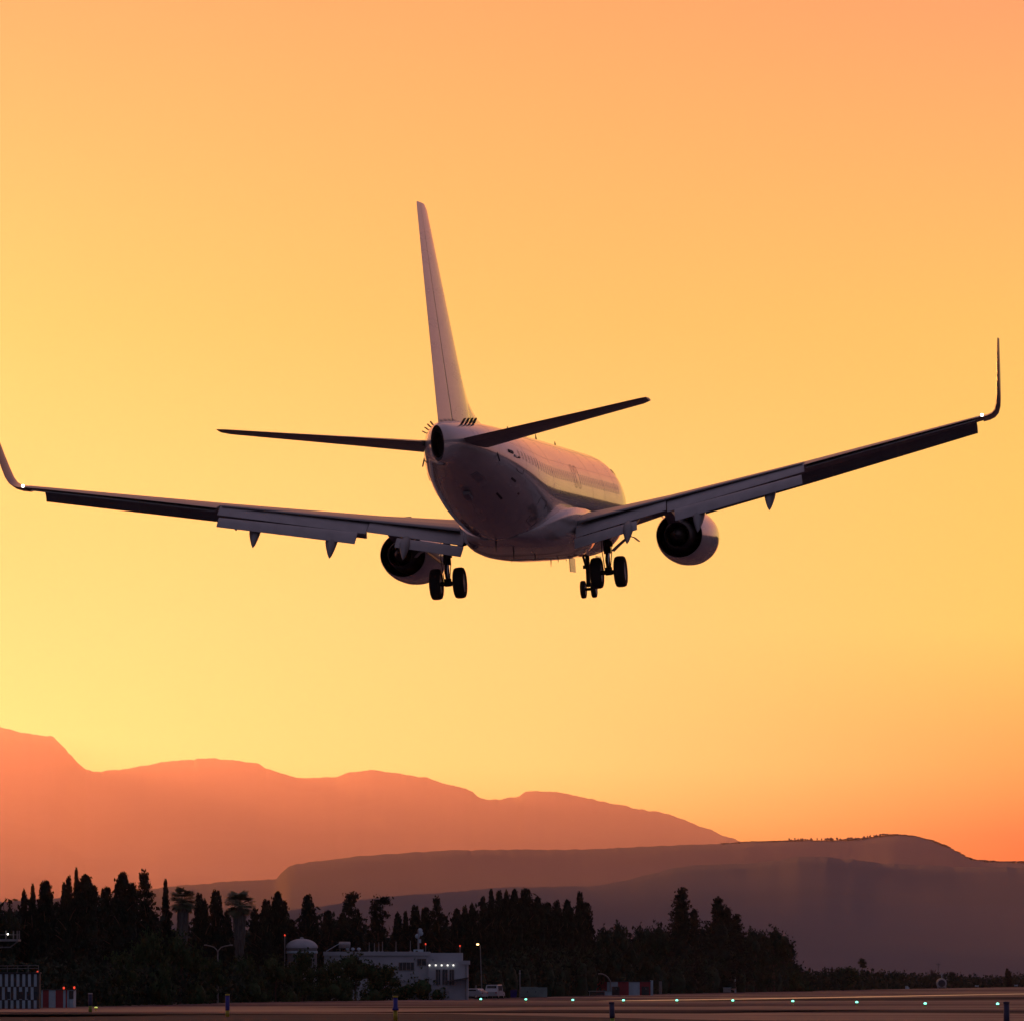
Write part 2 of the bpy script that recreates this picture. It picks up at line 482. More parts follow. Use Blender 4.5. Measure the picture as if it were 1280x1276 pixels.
def patch(name, s0, s1, a0, a1, off, m, parent, n=8, thick=0.0):
    """a small plate lying on the fuselage skin"""
    mb = MB(); g_ = [[skin(s0 + (s1 - s0) * i / n, a0 + (a1 - a0) * j / n, off) for j in range(n + 1)] for i in range(n + 1)]
    w = n + 1
    mb.add([p for r in g_ for p in r], [(i * w + j, (i + 1) * w + j, (i + 1) * w + j + 1, i * w + j + 1) for i in range(n) for j in range(n)])
    b2 = [[skin(s0 + (s1 - s0) * i / n, a0 + (a1 - a0) * j / n, -.03) for j in range(n + 1)] for i in range(n + 1)]
    for (e0, e1) in ((g_[0], b2[0]), (g_[-1], b2[-1]), ([r[0] for r in g_], [r[0] for r in b2]), ([r[-1] for r in g_], [r[-1] for r in b2])):
        mb.add(e0 + e1, [(i, i + 1, w + i + 1, w + i) for i in range(n)], 0, False)
    return mb.build(name, m, parent)


# cabin windows: both sides
for side in (1, -1):
    for k in range(48):
        s = 6.6 + k * .508
        if k in (22,): continue
        th = math.degrees(math.asin(.42 / 2.0))
        mb = MB(); ring = []; ring2 = []
        for q in range(14):
            a = 2 * math.pi * q / 14
            da = math.degrees(.165 * math.sin(a) / 1.9); ds = .10 * math.cos(a)
            sup = 1.0
            p = skin(s + ds, th + da, .004); p2 = skin(s + ds * 1.22, th + da * 1.18, .002)
            if side < 0: p.x *= -1; p2.x *= -1
            ring.append(p); ring2.append(p2)
        mb.add(ring, [tuple(range(14))], 0, False)
        mb.add(ring + ring2, [(i, (i + 1) % 14, 14 + (i + 1) % 14, 14 + i) for i in range(14)], 1, False)
        mb.build('cabin_window', [M['glass'], M['rim']], fus)


def frame_on_skin(name, s0, s1, a0, a1, side, parent, r=.007):
    pts = []
    cr = .12
    outline = []
    for (cs, ca, st) in ((s1, a1, 0), (s0, a1, 90), (s0, a0, 180), (s1, a0, 270)):
        for q in range(5):
            t = R(st + q * 22.5)
            ds = cr * (1 - 1); outline.append((cs - math.copysign(.14, cs - (s0 + s1) / 2) + .14 * math.cos(t), ca - math.copysign(5, ca - (a0 + a1) / 2) + 5 * math.sin(t)))
    for (s, a) in outline:
        p = skin(s, a, .012)
        if side < 0: p.x *= -1
        pts.append(p)
    pts.append(pts[0])
    return MB().tube(pts, r, 5, 0, False).build(name, M['seam'], parent)


for side in (1, -1):
    d1 = frame_on_skin('door', 30.05, 30.95, -14, 42, side, fus)
    hb = MB().box((0, 0, 0), (.03, .34, .05)); hv = skin(30.6, 6, .015)
    h_ = hb.build('door_handle', M['seam'], fus); h_.location = Vector((hv.x * side, hv.y, hv.z))
    frame_on_skin('door', 4.6, 5.5, -16, 40, side, fus)
    frame_on_skin('emergency_exit', 17.4, 17.95, 2, 27, side, fus, .004)
    frame_on_skin('emergency_exit', 18.4, 18.95, 2, 27, side, fus, .004)
frame_on_skin('cargo_door', 25.6, 26.9, -52, -22, 1, fus, .006)
patch('service_panel', 33.2, 34.3, -66, -52, .012, M['flap_grey'], fus)
patch('drain_panel', 30.5, 31.3, -58, -55, .01, M['seam'], fus)
patch('air_outlet', 30.6, 31.15, -29, -26, .012, M['seam'], fus)
patch('air_outlet', 31.35, 31.9, 7, 11, .03, M['seam'], fus)
patch('air_outlet', 30.9, 31.2, 4, 7, .03, M['rim'], fus)
patch('static_port', 29.55, 29.75, -38, -36, .012, M['seam'], fus)

for s in (7.4, 10.9, 14.2, 24.4, 27.6, 29.6, 33.0, 35.4):
    MB().tube([skin(s, 360 * k / 60, .0005) for k in range(61)], .0025, 4, 0, False).build('panel_joint', M['wing_grey'], fus)
for a in (-12, 26, 54, -48):
    for sd in (1, -1):
        MB().tube([Vector((p.x * sd, p.y, p.z)) for p in [skin(5.5 + 29.5 * k / 60, a, .0005) for k in range(61)]], .002, 4, 0, False).build('lap_joint', M['wing_grey'], fus)

# belly fairing between the wings
rings = []
for (s, bot, w, zt) in ((11.4, -2.0, 1.2, -1.7), (12.2, -2.18, 1.62, -1.25), (13.5, -2.33, 1.88, -.95), (15.5, -2.40, 2.02, -.75), (18, -2.42, 2.08, -.7), (20.5, -2.40, 2.06, -.72), (22, -2.33, 1.96, -.85), (23.5, -2.2, 1.74, -1.1), (24.8, -2.03, 1.3, -1.45), (25.8, -1.86, .7, -1.72)):
    ring = []
    for k in range(33):
        u = k / 32 * math.pi
        cx = math.cos(u); sxn = math.sin(u)
        ring.append((w * math.copysign(abs(cx) ** .55, cx), -s, zt + (bot - zt) * sxn ** .75))
    rings.append(ring)
MB().loft(rings).build('belly_fairing', M['paint'], air)

# tail cone: auxiliary power outlet
mb = MB()
o0 = [skin(38.0, 360 * k / 40) for k in range(40)]
cz = (1.60 + .40) / 2
o1 = [Vector((p.x * .97, -38.05, cz + (p.z - cz) * .97)) for p in o0]
o2 = [Vector((p.x * .80, -38.02, cz - .06 + (p.z - cz) * .74)) for p in o0]
o3 = [Vector((p.x * .66, -37.2, cz - .05 + (p.z - cz) * .6)) for p in o0]
mb.loft([o0, o1], 0, False).loft([o1, o2], 1, False).loft([o2, o3], 1, False); mb.add(o3, [tuple(range(40))], 1, False)
apu = mb.build('exhaust_outlet', [M['burnt'], M['burnt']], air)
MB().lathe([(0, .10), (.12, .11), (.13, .07), (.0, .06)], (0, -38.08, 1.42), n=16, mi=0).build('tail_light_housing', M['burnt'], air)


# ---- aerofoil surfaces
def foil(chord, tc_, c0=0.0, c1=1.0, n=12, camber=.0):
    """closed outline (along chord, up)"""
    def th(x): return 5 * tc_ * (.2969 * math.sqrt(max(x, 0)) - .126 * x - .3516 * x * x + .2843 * x**3 - .1030 * x**4)
    def cm(x): return camber * 4 * x * (1 - x)
    up = [(c0 + (c1 - c0) * (1 - math.cos(math.pi * k / n)) / 2) for k in range(n + 1)]
    pts = [(x * chord, (cm(x) + th(x)) * chord) for x in up]
    lo = [(x * chord, (cm(x) - th(x)) * chord) for x in up[::-1]]
    if c0 == 0: lo = lo[:-1]
    return pts + [(a, b - .002) for a, b in lo]


def place(pts, x, s_le, z, ang, dihed=0.0):
    """ang > 0 drops the trailing edge"""
    ca, sa = math.cos(R(ang)), math.sin(R(ang))
    out = []
    for (a, b) in pts:
        aa, bb = a * ca + b * sa, -a * sa + b * ca
        out.append(Vector((x - bb * math.sin(R(dihed)), -(s_le + aa), z + bb * math.cos(R(dihed)))))
    return out


def mirror(rings, side):
    return [[Vector((p.x * side, p.y, p.z)) for p in r] for r in rings]


W_ST = [(0, 12.7, 21.75, -1.62, .135, 1.5), (1.88, 13.9, 21.75, -1.36, .13, 1.5), (3.4, 15.2, 21.75, -1.10, .12, 1.2), (5.4, 16.7, 21.8, -.76, .11, .9), (8, 18.15, 22.35, -.33, .105, .5), (10.6, 19.55, 23.0, .10, .10, .2), (14, 21.6, 24.0, .68, .10, -.4), (17.1, 23.5, 25.05, 1.21, .10, -.8)]


def wing_at(x):
    for a, b in zip(W_ST, W_ST[1:]):
        if x <= b[0] + 1e-6:
            t = (x - a[0]) / (b[0] - a[0]); return [a[i] + (b[i] - a[i]) * t for i in range(6)]
    return list(W_ST[-1])


def wsec(x, c0, c1):
    _, le, te, z, tc_, tw = wing_at(x)
    return place(foil(te - le, tc_, c0, c1, 12, .018), x, le, z, tw, 6)


def flap_panel(name, x0, x1, frac, cf0, cf1, ang, dz, ds, parent, side, m, n=6):
    rings = []
    for k in range(n + 1):
        x = x0 + (x1 - x0) * k / n
        _, le, te, z, tc_, tw = wing_at(x); c = te - le; cf = cf0 + (cf1 - cf0) * k / n
        s = le + c * frac + ds
        rings.append(place(foil(cf, .13, 0, 1, 8, .03), x, s, z - math.sin(R(tw)) * c * frac + dz, ang, 8))
    return MB().loft(mirror(rings, side)).build(name, m, parent)


for side in (1, -1):
    mb = MB()
    mb.loft(mirror([wsec(x, 0, .80) for x in (0, 1.0, 1.88, 2.6, 3.4, 4.4, 5.4, 6.7, 8, 9.3, 10.6)], side))
    mb.loft(mirror([wsec(x, 0, 1) for x in (10.603, 12, 13, 14, 15.4, 17.1)], side))
    wing = mb.build('wing', M['wing_grey'], air)
    # blended winglet
    rings = []
    tipx, tiple, tipz = 17.1, 23.5, 1.21
    path = [(0, 0, 0, 1.55, 4), (.2, .10, .03, 1.52, 13), (.37, .24, .09, 1.46, 27), (.49, .42, .20, 1.40, 44), (.57, .66, .40, 1.33, 60), (.62, .95, .70, 1.24, 74), (.675, 1.4, 1.16, 1.10, 82), (.74, 1.9, 1.74, .92, 83), (.80, 2.4, 2.30, .72, 83), (.84, 2.7, 2.60, .50, 84)]
    for (dx, ds, dz, ch, an) in path:
        rings.append(place(foil(ch, .14, 0, 1, 12, .0), tipx + dx, tiple + ds, tipz + dz, 0, an))
    MB().loft(mirror(rings, side)).build('winglet', M['winglet_red'], wing)
    # aileron, drooped a touch below the tip
    flap_panel('aileron', 10.66, 16.85, .80, .72, .42, 7, -.045, -.02, wing, side, M['wing_grey'])
    # double-slotted flaps
    flap_panel('flap', 2.0, 5.38, .80, 1.08, .96, 25, .13, -.06, wing, side, M['flap_grey'])
    flap_panel('flap', 5.42, 10.55, .80, .96, .72, 27, .09, -.05, wing, side, M['flap_grey'])
    flap_panel('aft_flap', 2.02, 4.35, .80, .62, .56, 38, -.36, .90, wing, side, M['flap_grey'])
    flap_panel('aft_flap', 5.75, 10.5, .80, .64, .52, 42, -.33, .74, wing, side, M['flap_grey'])
    # leading-edge slats, extended forward and down
    for (xa, xb) in ((6.3, 8.8), (8.806, 11.3), (11.306, 13.8), (13.806, 16.8)):
        rings = []
        for k in range(4):
            x = xa + (xb - xa) * k / 3
            _, le, te, z, tc_, tw = wing_at(x)
            o_ = [(0, 0), (.03, .07), (.10, .13), (.20, .165), (.34, .18), (.50, .17), (.50, .155), (.34, .12), (.22, .06), (.14, -.02), (.10, -.09), (.05, -.11), (.01, -.06)]
            k_ = 1.25 - .03 * (x - 6)
            rings.append([Vector((x - .0, -(le - .50 * k_ + a * k_ * math.cos(R(28)) - b * k_ * math.sin(R(28))), z - .36 * k_ + a * k_ * math.sin(R(28)) + b * k_ * math.cos(R(28)))) for a, b in o_])
        MB().loft(mirror(rings, side), smooth=False).build('slat', M['wing_grey'], wing)
    # spoiler strip along the upper surface
    rings = []
    for k in range(9):
        x = 2.2 + 8.3 * k / 8
        _, le, te, z, tc_, tw = wing_at(x); c = te - le
        up = foil(c, tc_, 0, 1, 24, .018)[:25]
        pts = []
        xs_ = [p[0] for p in up]; zs_ = [p[1] for p in up]
        for f in (.62, .70, .78, .86):
            pts.append((f * c, float(np.interp(f * c, xs_, zs_)) + .012))
        pts += [(p[0], p[1] - .035) for p in pts[::-1]]
        rings.append(place(pts, x, le, z, tw, 6))
    MB().loft(mirror(rings, side)).build('spoiler', M['wing_grey'], wing)
    # flap track fairings
    for fx, sc in ((6.65, 1.0), (9.3, .92), (4.05, .85)):
        _, le, te, z, tc_, tw = wing_at(fx); c = te - le
        rings = []
        for (fs, dz, hw, hh) in ((.40, -.16, .03, .03), (.50, -.24, .13, .11), (.65, -.33, .19, .18), (.80, -.46, .22, .22), (.92, -.62, .23, .24)):
            rings.append([Vector((fx + hw * sc * math.cos(a), -(le + fs * c), z + dz * sc + hh * sc * math.sin(a))) for a in [2 * math.pi * q / 14 for q in range(14)]])
        for (ds, dz, hw, hh) in ((.05, -.82, .22, .24), (.28, -1.02, .17, .22), (.48, -1.22, .10, .16), (.66, -1.42, .012, .02)):
            rings.append([Vector((fx + hw * sc * math.cos(a), -(te + ds * sc), z + dz * sc + hh * sc * math.sin(a))) for a in [2 * math.pi * q / 14 for q in range(14)]])
        MB().loft(mirror(rings, side)).build('flap_track_fairing', M['wing_grey'], wing)
    # hinge brackets in the flap gap
    for bx in (2.6, 3.7, 6.2, 7.4, 8.4, 9.9):
        _, le, te, z, tc_, tw = wing_at(bx); c = te - le
        MB().tube([(side * bx, -(le + c * .8 + .5), z - .42), (side * bx, -(le + c * .8 + 1.02), z - .72)], .045, 6).build('flap_bracket', M['metal_dark'], wing)
    # position light
    MB().lathe([(-.06, .01), (-.04, .035), (0, .055), (.04, .035), (.06, .01)], (side * 17.12, -25.12, 1.27), n=12).build('position_light', M['white_lamp'], wing)

# ---- engines
EX, EZ = 5.16, -1.80
for side in (1, -1):
    nac = MB()
    outer = [(-11.30, .80), (-11.24, .90), (-11.30, .965), (-11.6, 1.03), (-12.3, 1.08), (-13.2, 1.09), (-14.2, 1.04), (-15.0, .96), (-15.65, .865), (-15.70, .855)]
    inner = [(-15.70, .835), (-15.2, .84), (-14.5, .82), (-14.0, .80)]
    nac.lathe(outer, (side * EX, 0, EZ), n=48, mi=0, sq=.97)
    nac.lathe([outer[-1], inner[0]], (side * EX, 0, EZ), n=48, mi=0, sq=.97)
    nac.lathe(inner + [(-14.0, .4)], (side * EX, 0, EZ), n=48, mi=1, sq=.97)
    nac.lathe([(-11.30, .80), (-12.0, .77), (-12.4, .77), (-12.4, .02)], (side * EX, 0, EZ), n=48, mi=1, sq=.97)
    nacelle = nac.build('engine_nacelle', [M['paint'], M['burnt']], air)
    MB().lathe([(-14.0, .70), (-14.8, .66), (-15.6, .58), (-16.3, .46), (-16.32, .43), (-15.9, .42), (-15.4, .42)], (side * EX, 0, EZ), n=40).build('exhaust_nozzle', M['burnt'], nacelle)
    MB().lathe([(-15.4, .30), (-16.0, .27), (-16.6, .15), (-16.95, .03), (-16.97, .0)], (side * EX, 0, EZ), n=28).build('exhaust_cone', M['burnt'], nacelle)
    rings = []
    for (s, w, z0, z1) in ((12.6, .06, EZ + .95, EZ + 1.12), (13.6, .19, EZ + .85, EZ + 1.3), (15.0, .22, EZ + .6, EZ + 1.42), (16.6, .22, EZ + .42, EZ + 1.35), (17.8, .18, EZ + .62, EZ + 1.25), (19.2, .10, EZ + .92, EZ + 1.2)):
        rings.append([Vector((side * (EX - .05) - w, -s, z0)), Vector((side * (EX - .05) + w, -s, z0)), Vector((side * (EX - .05) + w, -s, z1)), Vector((side * (EX - .05) - w, -s, z1))])
    MB().loft(rings, smooth=False).build('engine_pylon', M['wing_grey'], nacelle)
    MB().loft([[Vector((side * EX - side * .80, -12.4 - k * .35, EZ + .70)), Vector((side * EX - side * (.80 + hh), -12.55 - k * .35, EZ + .72 + hh * .8)), Vector((side * EX - side * (.80 + hh), -12.55 - k * .35, EZ + .74 + hh * .8))] for k, hh in ((0, .03), (1, .16), (2, .24), (3, .26))]).build('nacelle_strake', M['paint'], nacelle)

# ---- fin and rudder
FIN = [(1.70, 31.0, 37.55, .085), (2.3, 31.65, 37.7, .095), (4.0, 33.2, 38.05, .095), (6.5, 35.3, 38.6, .09), (8.75, 37.2, 39.05, .085), (8.93, 37.55, 39.02, .06)]


def fin_sec(z, le, te, tc_, c0, c1):
    return [Vector((b, -(le + a), z)) for a, b in foil(te - le, tc_, c0, c1, 12)]


fin_mb = MB().loft([fin_sec(z, le, te, t, 0, .70) for z, le, te, t in FIN])
dors = []
for (s, h, w) in ((27.0, 1.97, .03), (28.0, 2.05, .09), (29.2, 2.22, .15), (30.3, 2.46, .20), (31.2, 2.75, .22), (32.4, 3.5, .24), (33.2, 4.0, .2)):
    dors.append([Vector((-w, -s, 1.7)), Vector((-w * .8, -s, (1.7 + h) / 2)), Vector((-w * .25, -s, h - .06)), Vector((0, -s, h)), Vector((w * .25, -s, h - .06)), Vector((w * .8, -s, (1.7 + h) / 2)), Vector((w, -s, 1.7))])
fin_mb.loft(dors)
fin = fin_mb.build('tail_fin', M['paint'], air)
MB().loft([fin_sec(z, le, te, t, .708, 1) for z, le, te, t in [(1.66, 31.0, 37.55, .085)] + FIN[1:]]).build('rudder', M['paint'], fin)
MB().tube([(0, -36.4, 5.0), (.0, -36.2, 5.0)], .01, 4).build('fin_probe', M['seam'], fin)

# ---- tailplane
for side in (1, -1):
    st = [(.35, 33.3, 37.1, .98, .10), (1.0, 33.6, 37.15, 1.06, .10), (3.0, 35.0, 37.85, 1.33, .095), (5.2, 36.5, 38.6, 1.62, .09), (6.9, 37.6, 39.2, 1.85, .085), (7.15, 38.0, 39.25, 1.885, .06)]
    tp = MB().loft(mirror([place(foil(te - le, t, 0, .72, 12), x, le, z, -2, 7) for x, le, te, z, t in st], side)).build('tailplane', M['wing_grey'], air)
    MB().loft(mirror([place(foil(te - le, t, .725, 1, 10), x, le, z, -2, 7) for x, le, te, z, t in [(.75, 33.5, 37.1, 1.02, .10)] + st[2:]], side)).build('elevator', M['wing_grey'], tp)
    for k in range(4):
        x, y = 6.2 + k * .25, 0
    # vortex generators on the tail cone
    for k in range(4):
        an = 60 - k * (1.5 if side > 0 else 9); sv = 33.7 + k * .62 if side > 0 else 36.4 - k * .2; p = skin(sv, an, 0); q = skin(sv, an, .20 if side > 0 else .13)
        p.x *= side; q.x *= side
        mb = MB(); d = Vector((0, -.30, 0)); t_ = Vector((.032, 0, .014)) if side > 0 else Vector((.010, 0, .010))
        mb.add([p - t_, p + t_, p + d + t_, p + d - t_, q - t_ + d * .25, q + t_ + d * .25, q + d + t_, q + d - t_], [(0, 1, 2, 3), (4, 5, 6, 7), (0, 1, 5, 4), (1, 2, 6, 5), (2, 3, 7, 6), (3, 0, 4, 7)], 0, False)
        mb.build('vortex_generator', M['seam'], air)
    MB().tube([skin(33.2, 4, -.05) * 1.0 if side > 0 else Vector((-skin(33.2, 4, -.05).x, -33.2, skin(33.2, 4).z)), Vector((side * (skin(33.2, 4).x + .06), -33.3, skin(33.2, 4).z - .42))], .025, 6).build('drain_mast', M['seam'], air)

# ---- antennas and masts
for (s, up, h) in ((15.0, 1, .30), (22.0, 1, .28), (29.6, 1, .30), (10.0, 1, .25)):
    t, b, w = prof(s)
    MB().tube([(0, -s, t - .05), (0, -s - .12, t + h)], [.05, .012], 6).build('antenna', M['seam'], air)
for (s, x, h) in ((25.6, -.15, .38), (23.2, .1, .30), (21.0, .55, .34), (17.6, .9, .34), (14.6, .2, .42), (9.0, 0, .35), (19.0, -.6, .25)):
    z = min(-2.0, -2.3 if 13 < s < 23.6 else prof(s)[1])
    MB().tube([(x, -s, z + .1), (x, -s - .15, z - h * .72)], [.03, .009], 6).build('antenna', M['seam'], air)
MB().box((0, -32.3, -.56), (.22, .8, .12), 0, Matrix.Rotation(R(-13), 3, 'X')).build('tail_skid', M['flap_grey'], air)


# ---- landing gear
def wheel(parent, x, s, z, r, w, out):
    h = w / 2
    t = MB().lathe([(-h * .72, r * .58), (-h * .96, r * .70), (-h, r * .82), (-h * .86, r * .94), (-h * .5, r * .995), (0, r), (h * .5, r * .995), (h * .86, r * .94), (h, r * .82), (h * .96, r * .70), (h * .72, r * .58)], (x, -s, z), 'X', 32)
    t.build('tyre', M['rubber'], parent)
    k = MB().lathe([(-h * .70, .01), (-h * .70, r * .30), (-h * .5, r * .5), (-h * .78, r * .6), (h * .78, r * .6), (h * .5, r * .5), (h * .74, r * .28), (h * .74, .01)], (x, -s, z), 'X', 24)
    k.build('wheel_rim', M['rim'], parent)


for side in (1, -1):
    gx, gs, gz = (3.0 if side > 0 else -2.88), 19.8, -3.1
    mb = MB()
    mb.tube([(gx - side * .05, -gs + .12, -1.25), (gx, -gs, -2.42)], .135, 14)
    mb.tube([(gx - .46, -gs, gz), (gx + .46, -gs, gz)], .085, 10)
    mb.tube([(gx, -gs + .02, gz - .1), (gx, -gs, gz + .18)], .13, 10)
    mb.tube([(gx, -gs + .02, -1.95), (gx - side * 1.35, -gs + .1, -1.5)], .06, 8)      # side brace
    mb.tube([(gx, -gs, -2.0), (gx + side * .12, -gs + 1.2, -1.4)], .055, 8)            # drag strut
    mb.tube([(gx, -gs - .12, -2.35), (gx, -gs - .42, -2.68)], .05, 6)                  # torque links
    mb.tube([(gx, -gs - .42, -2.68), (gx, -gs - .1, gz + .06)], .05, 6)
    mb.box((gx + .1, -gs - .1, -2.08), (.22, .2, .2)); mb.box((gx - .13, -gs - .12, -1.8), (.14, .16, .3))
    mb.tube([(gx + .15, -gs - .1, -1.5), (gx + .17, -gs - .13, -2.4), (gx + .08, -gs - .15, gz)], .018, 5)
    mb.tube([(gx - .14, -gs - .1, -1.5), (gx - .19, -gs - .13, -2.2), (gx - .10, -gs - .15, gz)], .018, 5)
    gear = mb.build('main_landing_gear', M['metal_dark'], air)
    MB().tube([(gx, -gs, -2.40), (gx, -gs, gz)], .082, 14).build('oleo_piston', M['chrome'], gear)
    wheel(gear, gx - .43, gs, gz, .565, .40, -1); wheel(gear, gx + .43, gs, gz, .565, .40, 1)
    # curved outer door carried by the leg
    rings = []
    for k in range(7):
        t = k / 6; x = gx + side * (.20 + .95 * t); z = -2.32 + .62 * math.sin(t * 1.35) - (.32 * max(0, t - .72) / .28)
        rings.append([Vector((x, -gs + .45, z)), Vector((x, -gs - .38 + .25 * t, z)), Vector((x, -gs - .38 + .25 * t, z - .035)), Vector((x, -gs + .45, z - .035))])
    MB().loft(rings, smooth=False).build('gear_door', M['wing_grey'], gear)
gz, gs = -3.22, 3.3
mb = MB().tube([(0, -gs + .25, -1.7), (0, -gs, gz + .1)], .085, 10).tube([(-.24, -gs, gz), (.24, -gs, gz)], .06, 8).tube([(0, -gs, -2.5), (0, -gs - 1.1, -1.9)], .05, 6).box((0, -gs - .1, -2.35), (.3, .12, .14))
ng = mb.build('nose_landing_gear', M['metal_dark'], air)
wheel(ng, -.21, gs, gz, .35, .2, -1); wheel(ng, .21, gs, gz, .35, .2, 1)
for sd in (1, -1):
    MB().box((sd * .52, -3.7, -2.25), (.03, 1.5, .55)).build('gear_door', M['paint'], ng)
# ================================================================== GROUND OBJECTS
M['leaf_dark'] = mat('cypress_foliage', (.018, .036, .028), .9, var=.55, scale=1.1, spec=.15)
M['leaf_green'] = mat('shrub_foliage', (.040, .080, .035), .85, var=.5, scale=.9, spec=.15)
M['leaf_mid'] = mat('broadleaf_foliage', (.026, .052, .034), .88, var=.5, scale=.9, spec=.15)
M['palm_leaf'] = mat('palm_frond', (.09, .125, .07), .7, var=.4, scale=2)
M['palm_skirt'] = mat('dead_frond_skirt', (.12, .125, .12), .9, var=.5, scale=1.6, stretch=(3, 3, .3))
M['bark'] = mat('bark', (.06, .045, .035), .95, var=.4, scale=3)
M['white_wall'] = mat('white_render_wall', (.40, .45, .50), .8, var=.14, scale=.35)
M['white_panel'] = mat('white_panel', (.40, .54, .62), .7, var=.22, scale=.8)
M['dark_panel'] = mat('dark_panel', (.035, .045, .055), .6, var=.4, scale=1)
M['red_panel'] = mat('red_panel', (.30, .03, .045), .6, var=.25, scale=.9)
M['window_dark'] = mat('window_glass', (.015, .03, .045), .12)
M['grey_metal'] = mat('galvanised_metal', (.30, .31, .33), .5, metal=.3, var=.25, scale=3)
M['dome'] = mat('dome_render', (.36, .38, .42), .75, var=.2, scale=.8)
M['cabinet'] = mat('cabinet_green_paint', (.20, .30, .30), .6, var=.2, scale=1)
M['blue_paint'] = mat('blue_marker_paint', (.012, .012, .22), .5, var=.3, scale=4)
M['yellow_paint'] = mat('yellow_marker_paint', (.52, .40, .02), .5, var=.35, scale=5)
M['navy_paint'] = mat('navy_marker_paint', (.012, .014, .06), .5, var=.3, scale=4)
M['green_paint'] = mat('lime_marker_paint', (.22, .33, .03), .5, var=.3, scale=4)
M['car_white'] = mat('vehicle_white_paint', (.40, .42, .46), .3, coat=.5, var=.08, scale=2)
M['car_glass'] = mat('vehicle_glass', (.015, .018, .022), .08)
M['pole_grey'] = mat('lamp_pole_grey', (.22, .23, .24), .5, metal=.3, var=.3, scale=3)


class Leaves:
    """many small leaf-clump faces"""
    def __init__(self, seed): self.r = random.Random(seed); self.mb = MB()

    def clump(self, c, size, n, up=.3, spread=.6):
        r = self.r; v = self.mb.v; f = self.mb.f
        for _ in range(n):
            p = Vector(c) + Vector((r.gauss(0, 1), r.gauss(0, 1), r.gauss(0, 1))) * size * spread
            a = Vector((r.gauss(0, 1), r.gauss(0, 1), r.gauss(0, 1) + up * 2)).normalized()
            b = a.cross(Vector((r.gauss(0, 1), r.gauss(0, 1), r.gauss(0, 1)))).normalized()
            s = size * r.uniform(.6, 1.25)
            o = len(v)
            v += [tuple(p - a * s * .55 - b * s * .12), tuple(p - b * s * .38 + a * s * .05), tuple(p + a * s * .75), tuple(p + b * s * .38 + a * s * .05)]
            f.append((o, o + 1, o + 2, o + 3)); self.mb.m.append(0); self.mb.s.append(True)

    def core(self, prof, x=0, y=0, n=10, jit=.12):
        r = self.r
        rings = []
        for (z, rad) in prof:
            rings.append([(x + math.cos(2 * math.pi * k / n) * rad * r.uniform(1 - jit, 1 + jit), y + math.sin(2 * math.pi * k / n) * rad * r.uniform(1 - jit, 1 + jit), z) for k in range(n)])
        self.mb.loft(rings)

    def mesh(self, name, m):
        o = self.mb.build(name, m, None, fix=False)
        me = o.data; bpy.data.objects.remove(o); return me


def cypress_mesh(seed, pointy=1.0, ragged=.25, tips=1):
    """unit crown: height 1 m -> real scale is applied by building at 12 m x 3 m"""
    L = Leaves(seed); r = L.r
    H, Wd = 12.0, 1.5
    centres = [(0, 0, 1.0)] + [(r.uniform(-.55, .55), r.uniform(-.4, .4), r.uniform(.80, .96)) for _ in range(tips - 1)]
    for (cx, cy, hh) in centres:
        k = 1.0 if hh == 1.0 else .6
        def prof_(t): return Wd * k * (min(1, t * 7 + .25)) * max(0.0, (1 - t) ** (.62 * pointy) if t > .35 else (1 - .35) ** (.62 * pointy) * (1 + .12 * (1 - t / .35))) + .03
        lob = [(r.uniform(0, 6.28), r.uniform(.1, .95), r.uniform(.5, 1.2)) for _ in range(9)]
        L.core([(H * hh * t, prof_(t) * .72) for t in (.02, .1, .2, .35, .5, .65, .78, .88, .95)], cx * Wd, cy * Wd)
        for _ in range(620 if k == 1 else 260):
            t = r.random() ** .9 * .985; a = r.uniform(0, 6.28)
            m_ = 1.0
            for (la, lt, ls) in lob:
                d = math.cos(a - la) * .5 + .5
                m_ += ragged * ls * (d ** 4) * math.exp(-((t - lt) / .09) ** 2)
            m_ *= 1 + ragged * .5 * noise.noise(Vector((a * 1.5, t * 14, seed)))
            rad = prof_(t) * m_ * r.uniform(.78, 1.04)
            L.clump((cx * Wd + math.cos(a) * rad, cy * Wd + math.sin(a) * rad, H * hh * t + .1), .30 if t < .85 else .24, 4, .9, .45)
        for _ in range(240 if k == 1 else 110):
            t = r.uniform(.25, .97); a = r.uniform(0, 6.28); rad = prof_(t) * r.uniform(.95, 1.22)
            L.clump((cx * Wd + math.cos(a) * rad, cy * Wd + math.sin(a) * rad, H * hh * t + .2), .34, 2, 3.0, .25)
    for _ in range(7): L.clump((r.gauss(0, .05), r.gauss(0, .05), H * r.uniform(.96, 1.0)), .28, 3, 2.2, .3)
    return L.mesh('cypress_crown', M['leaf_dark'])


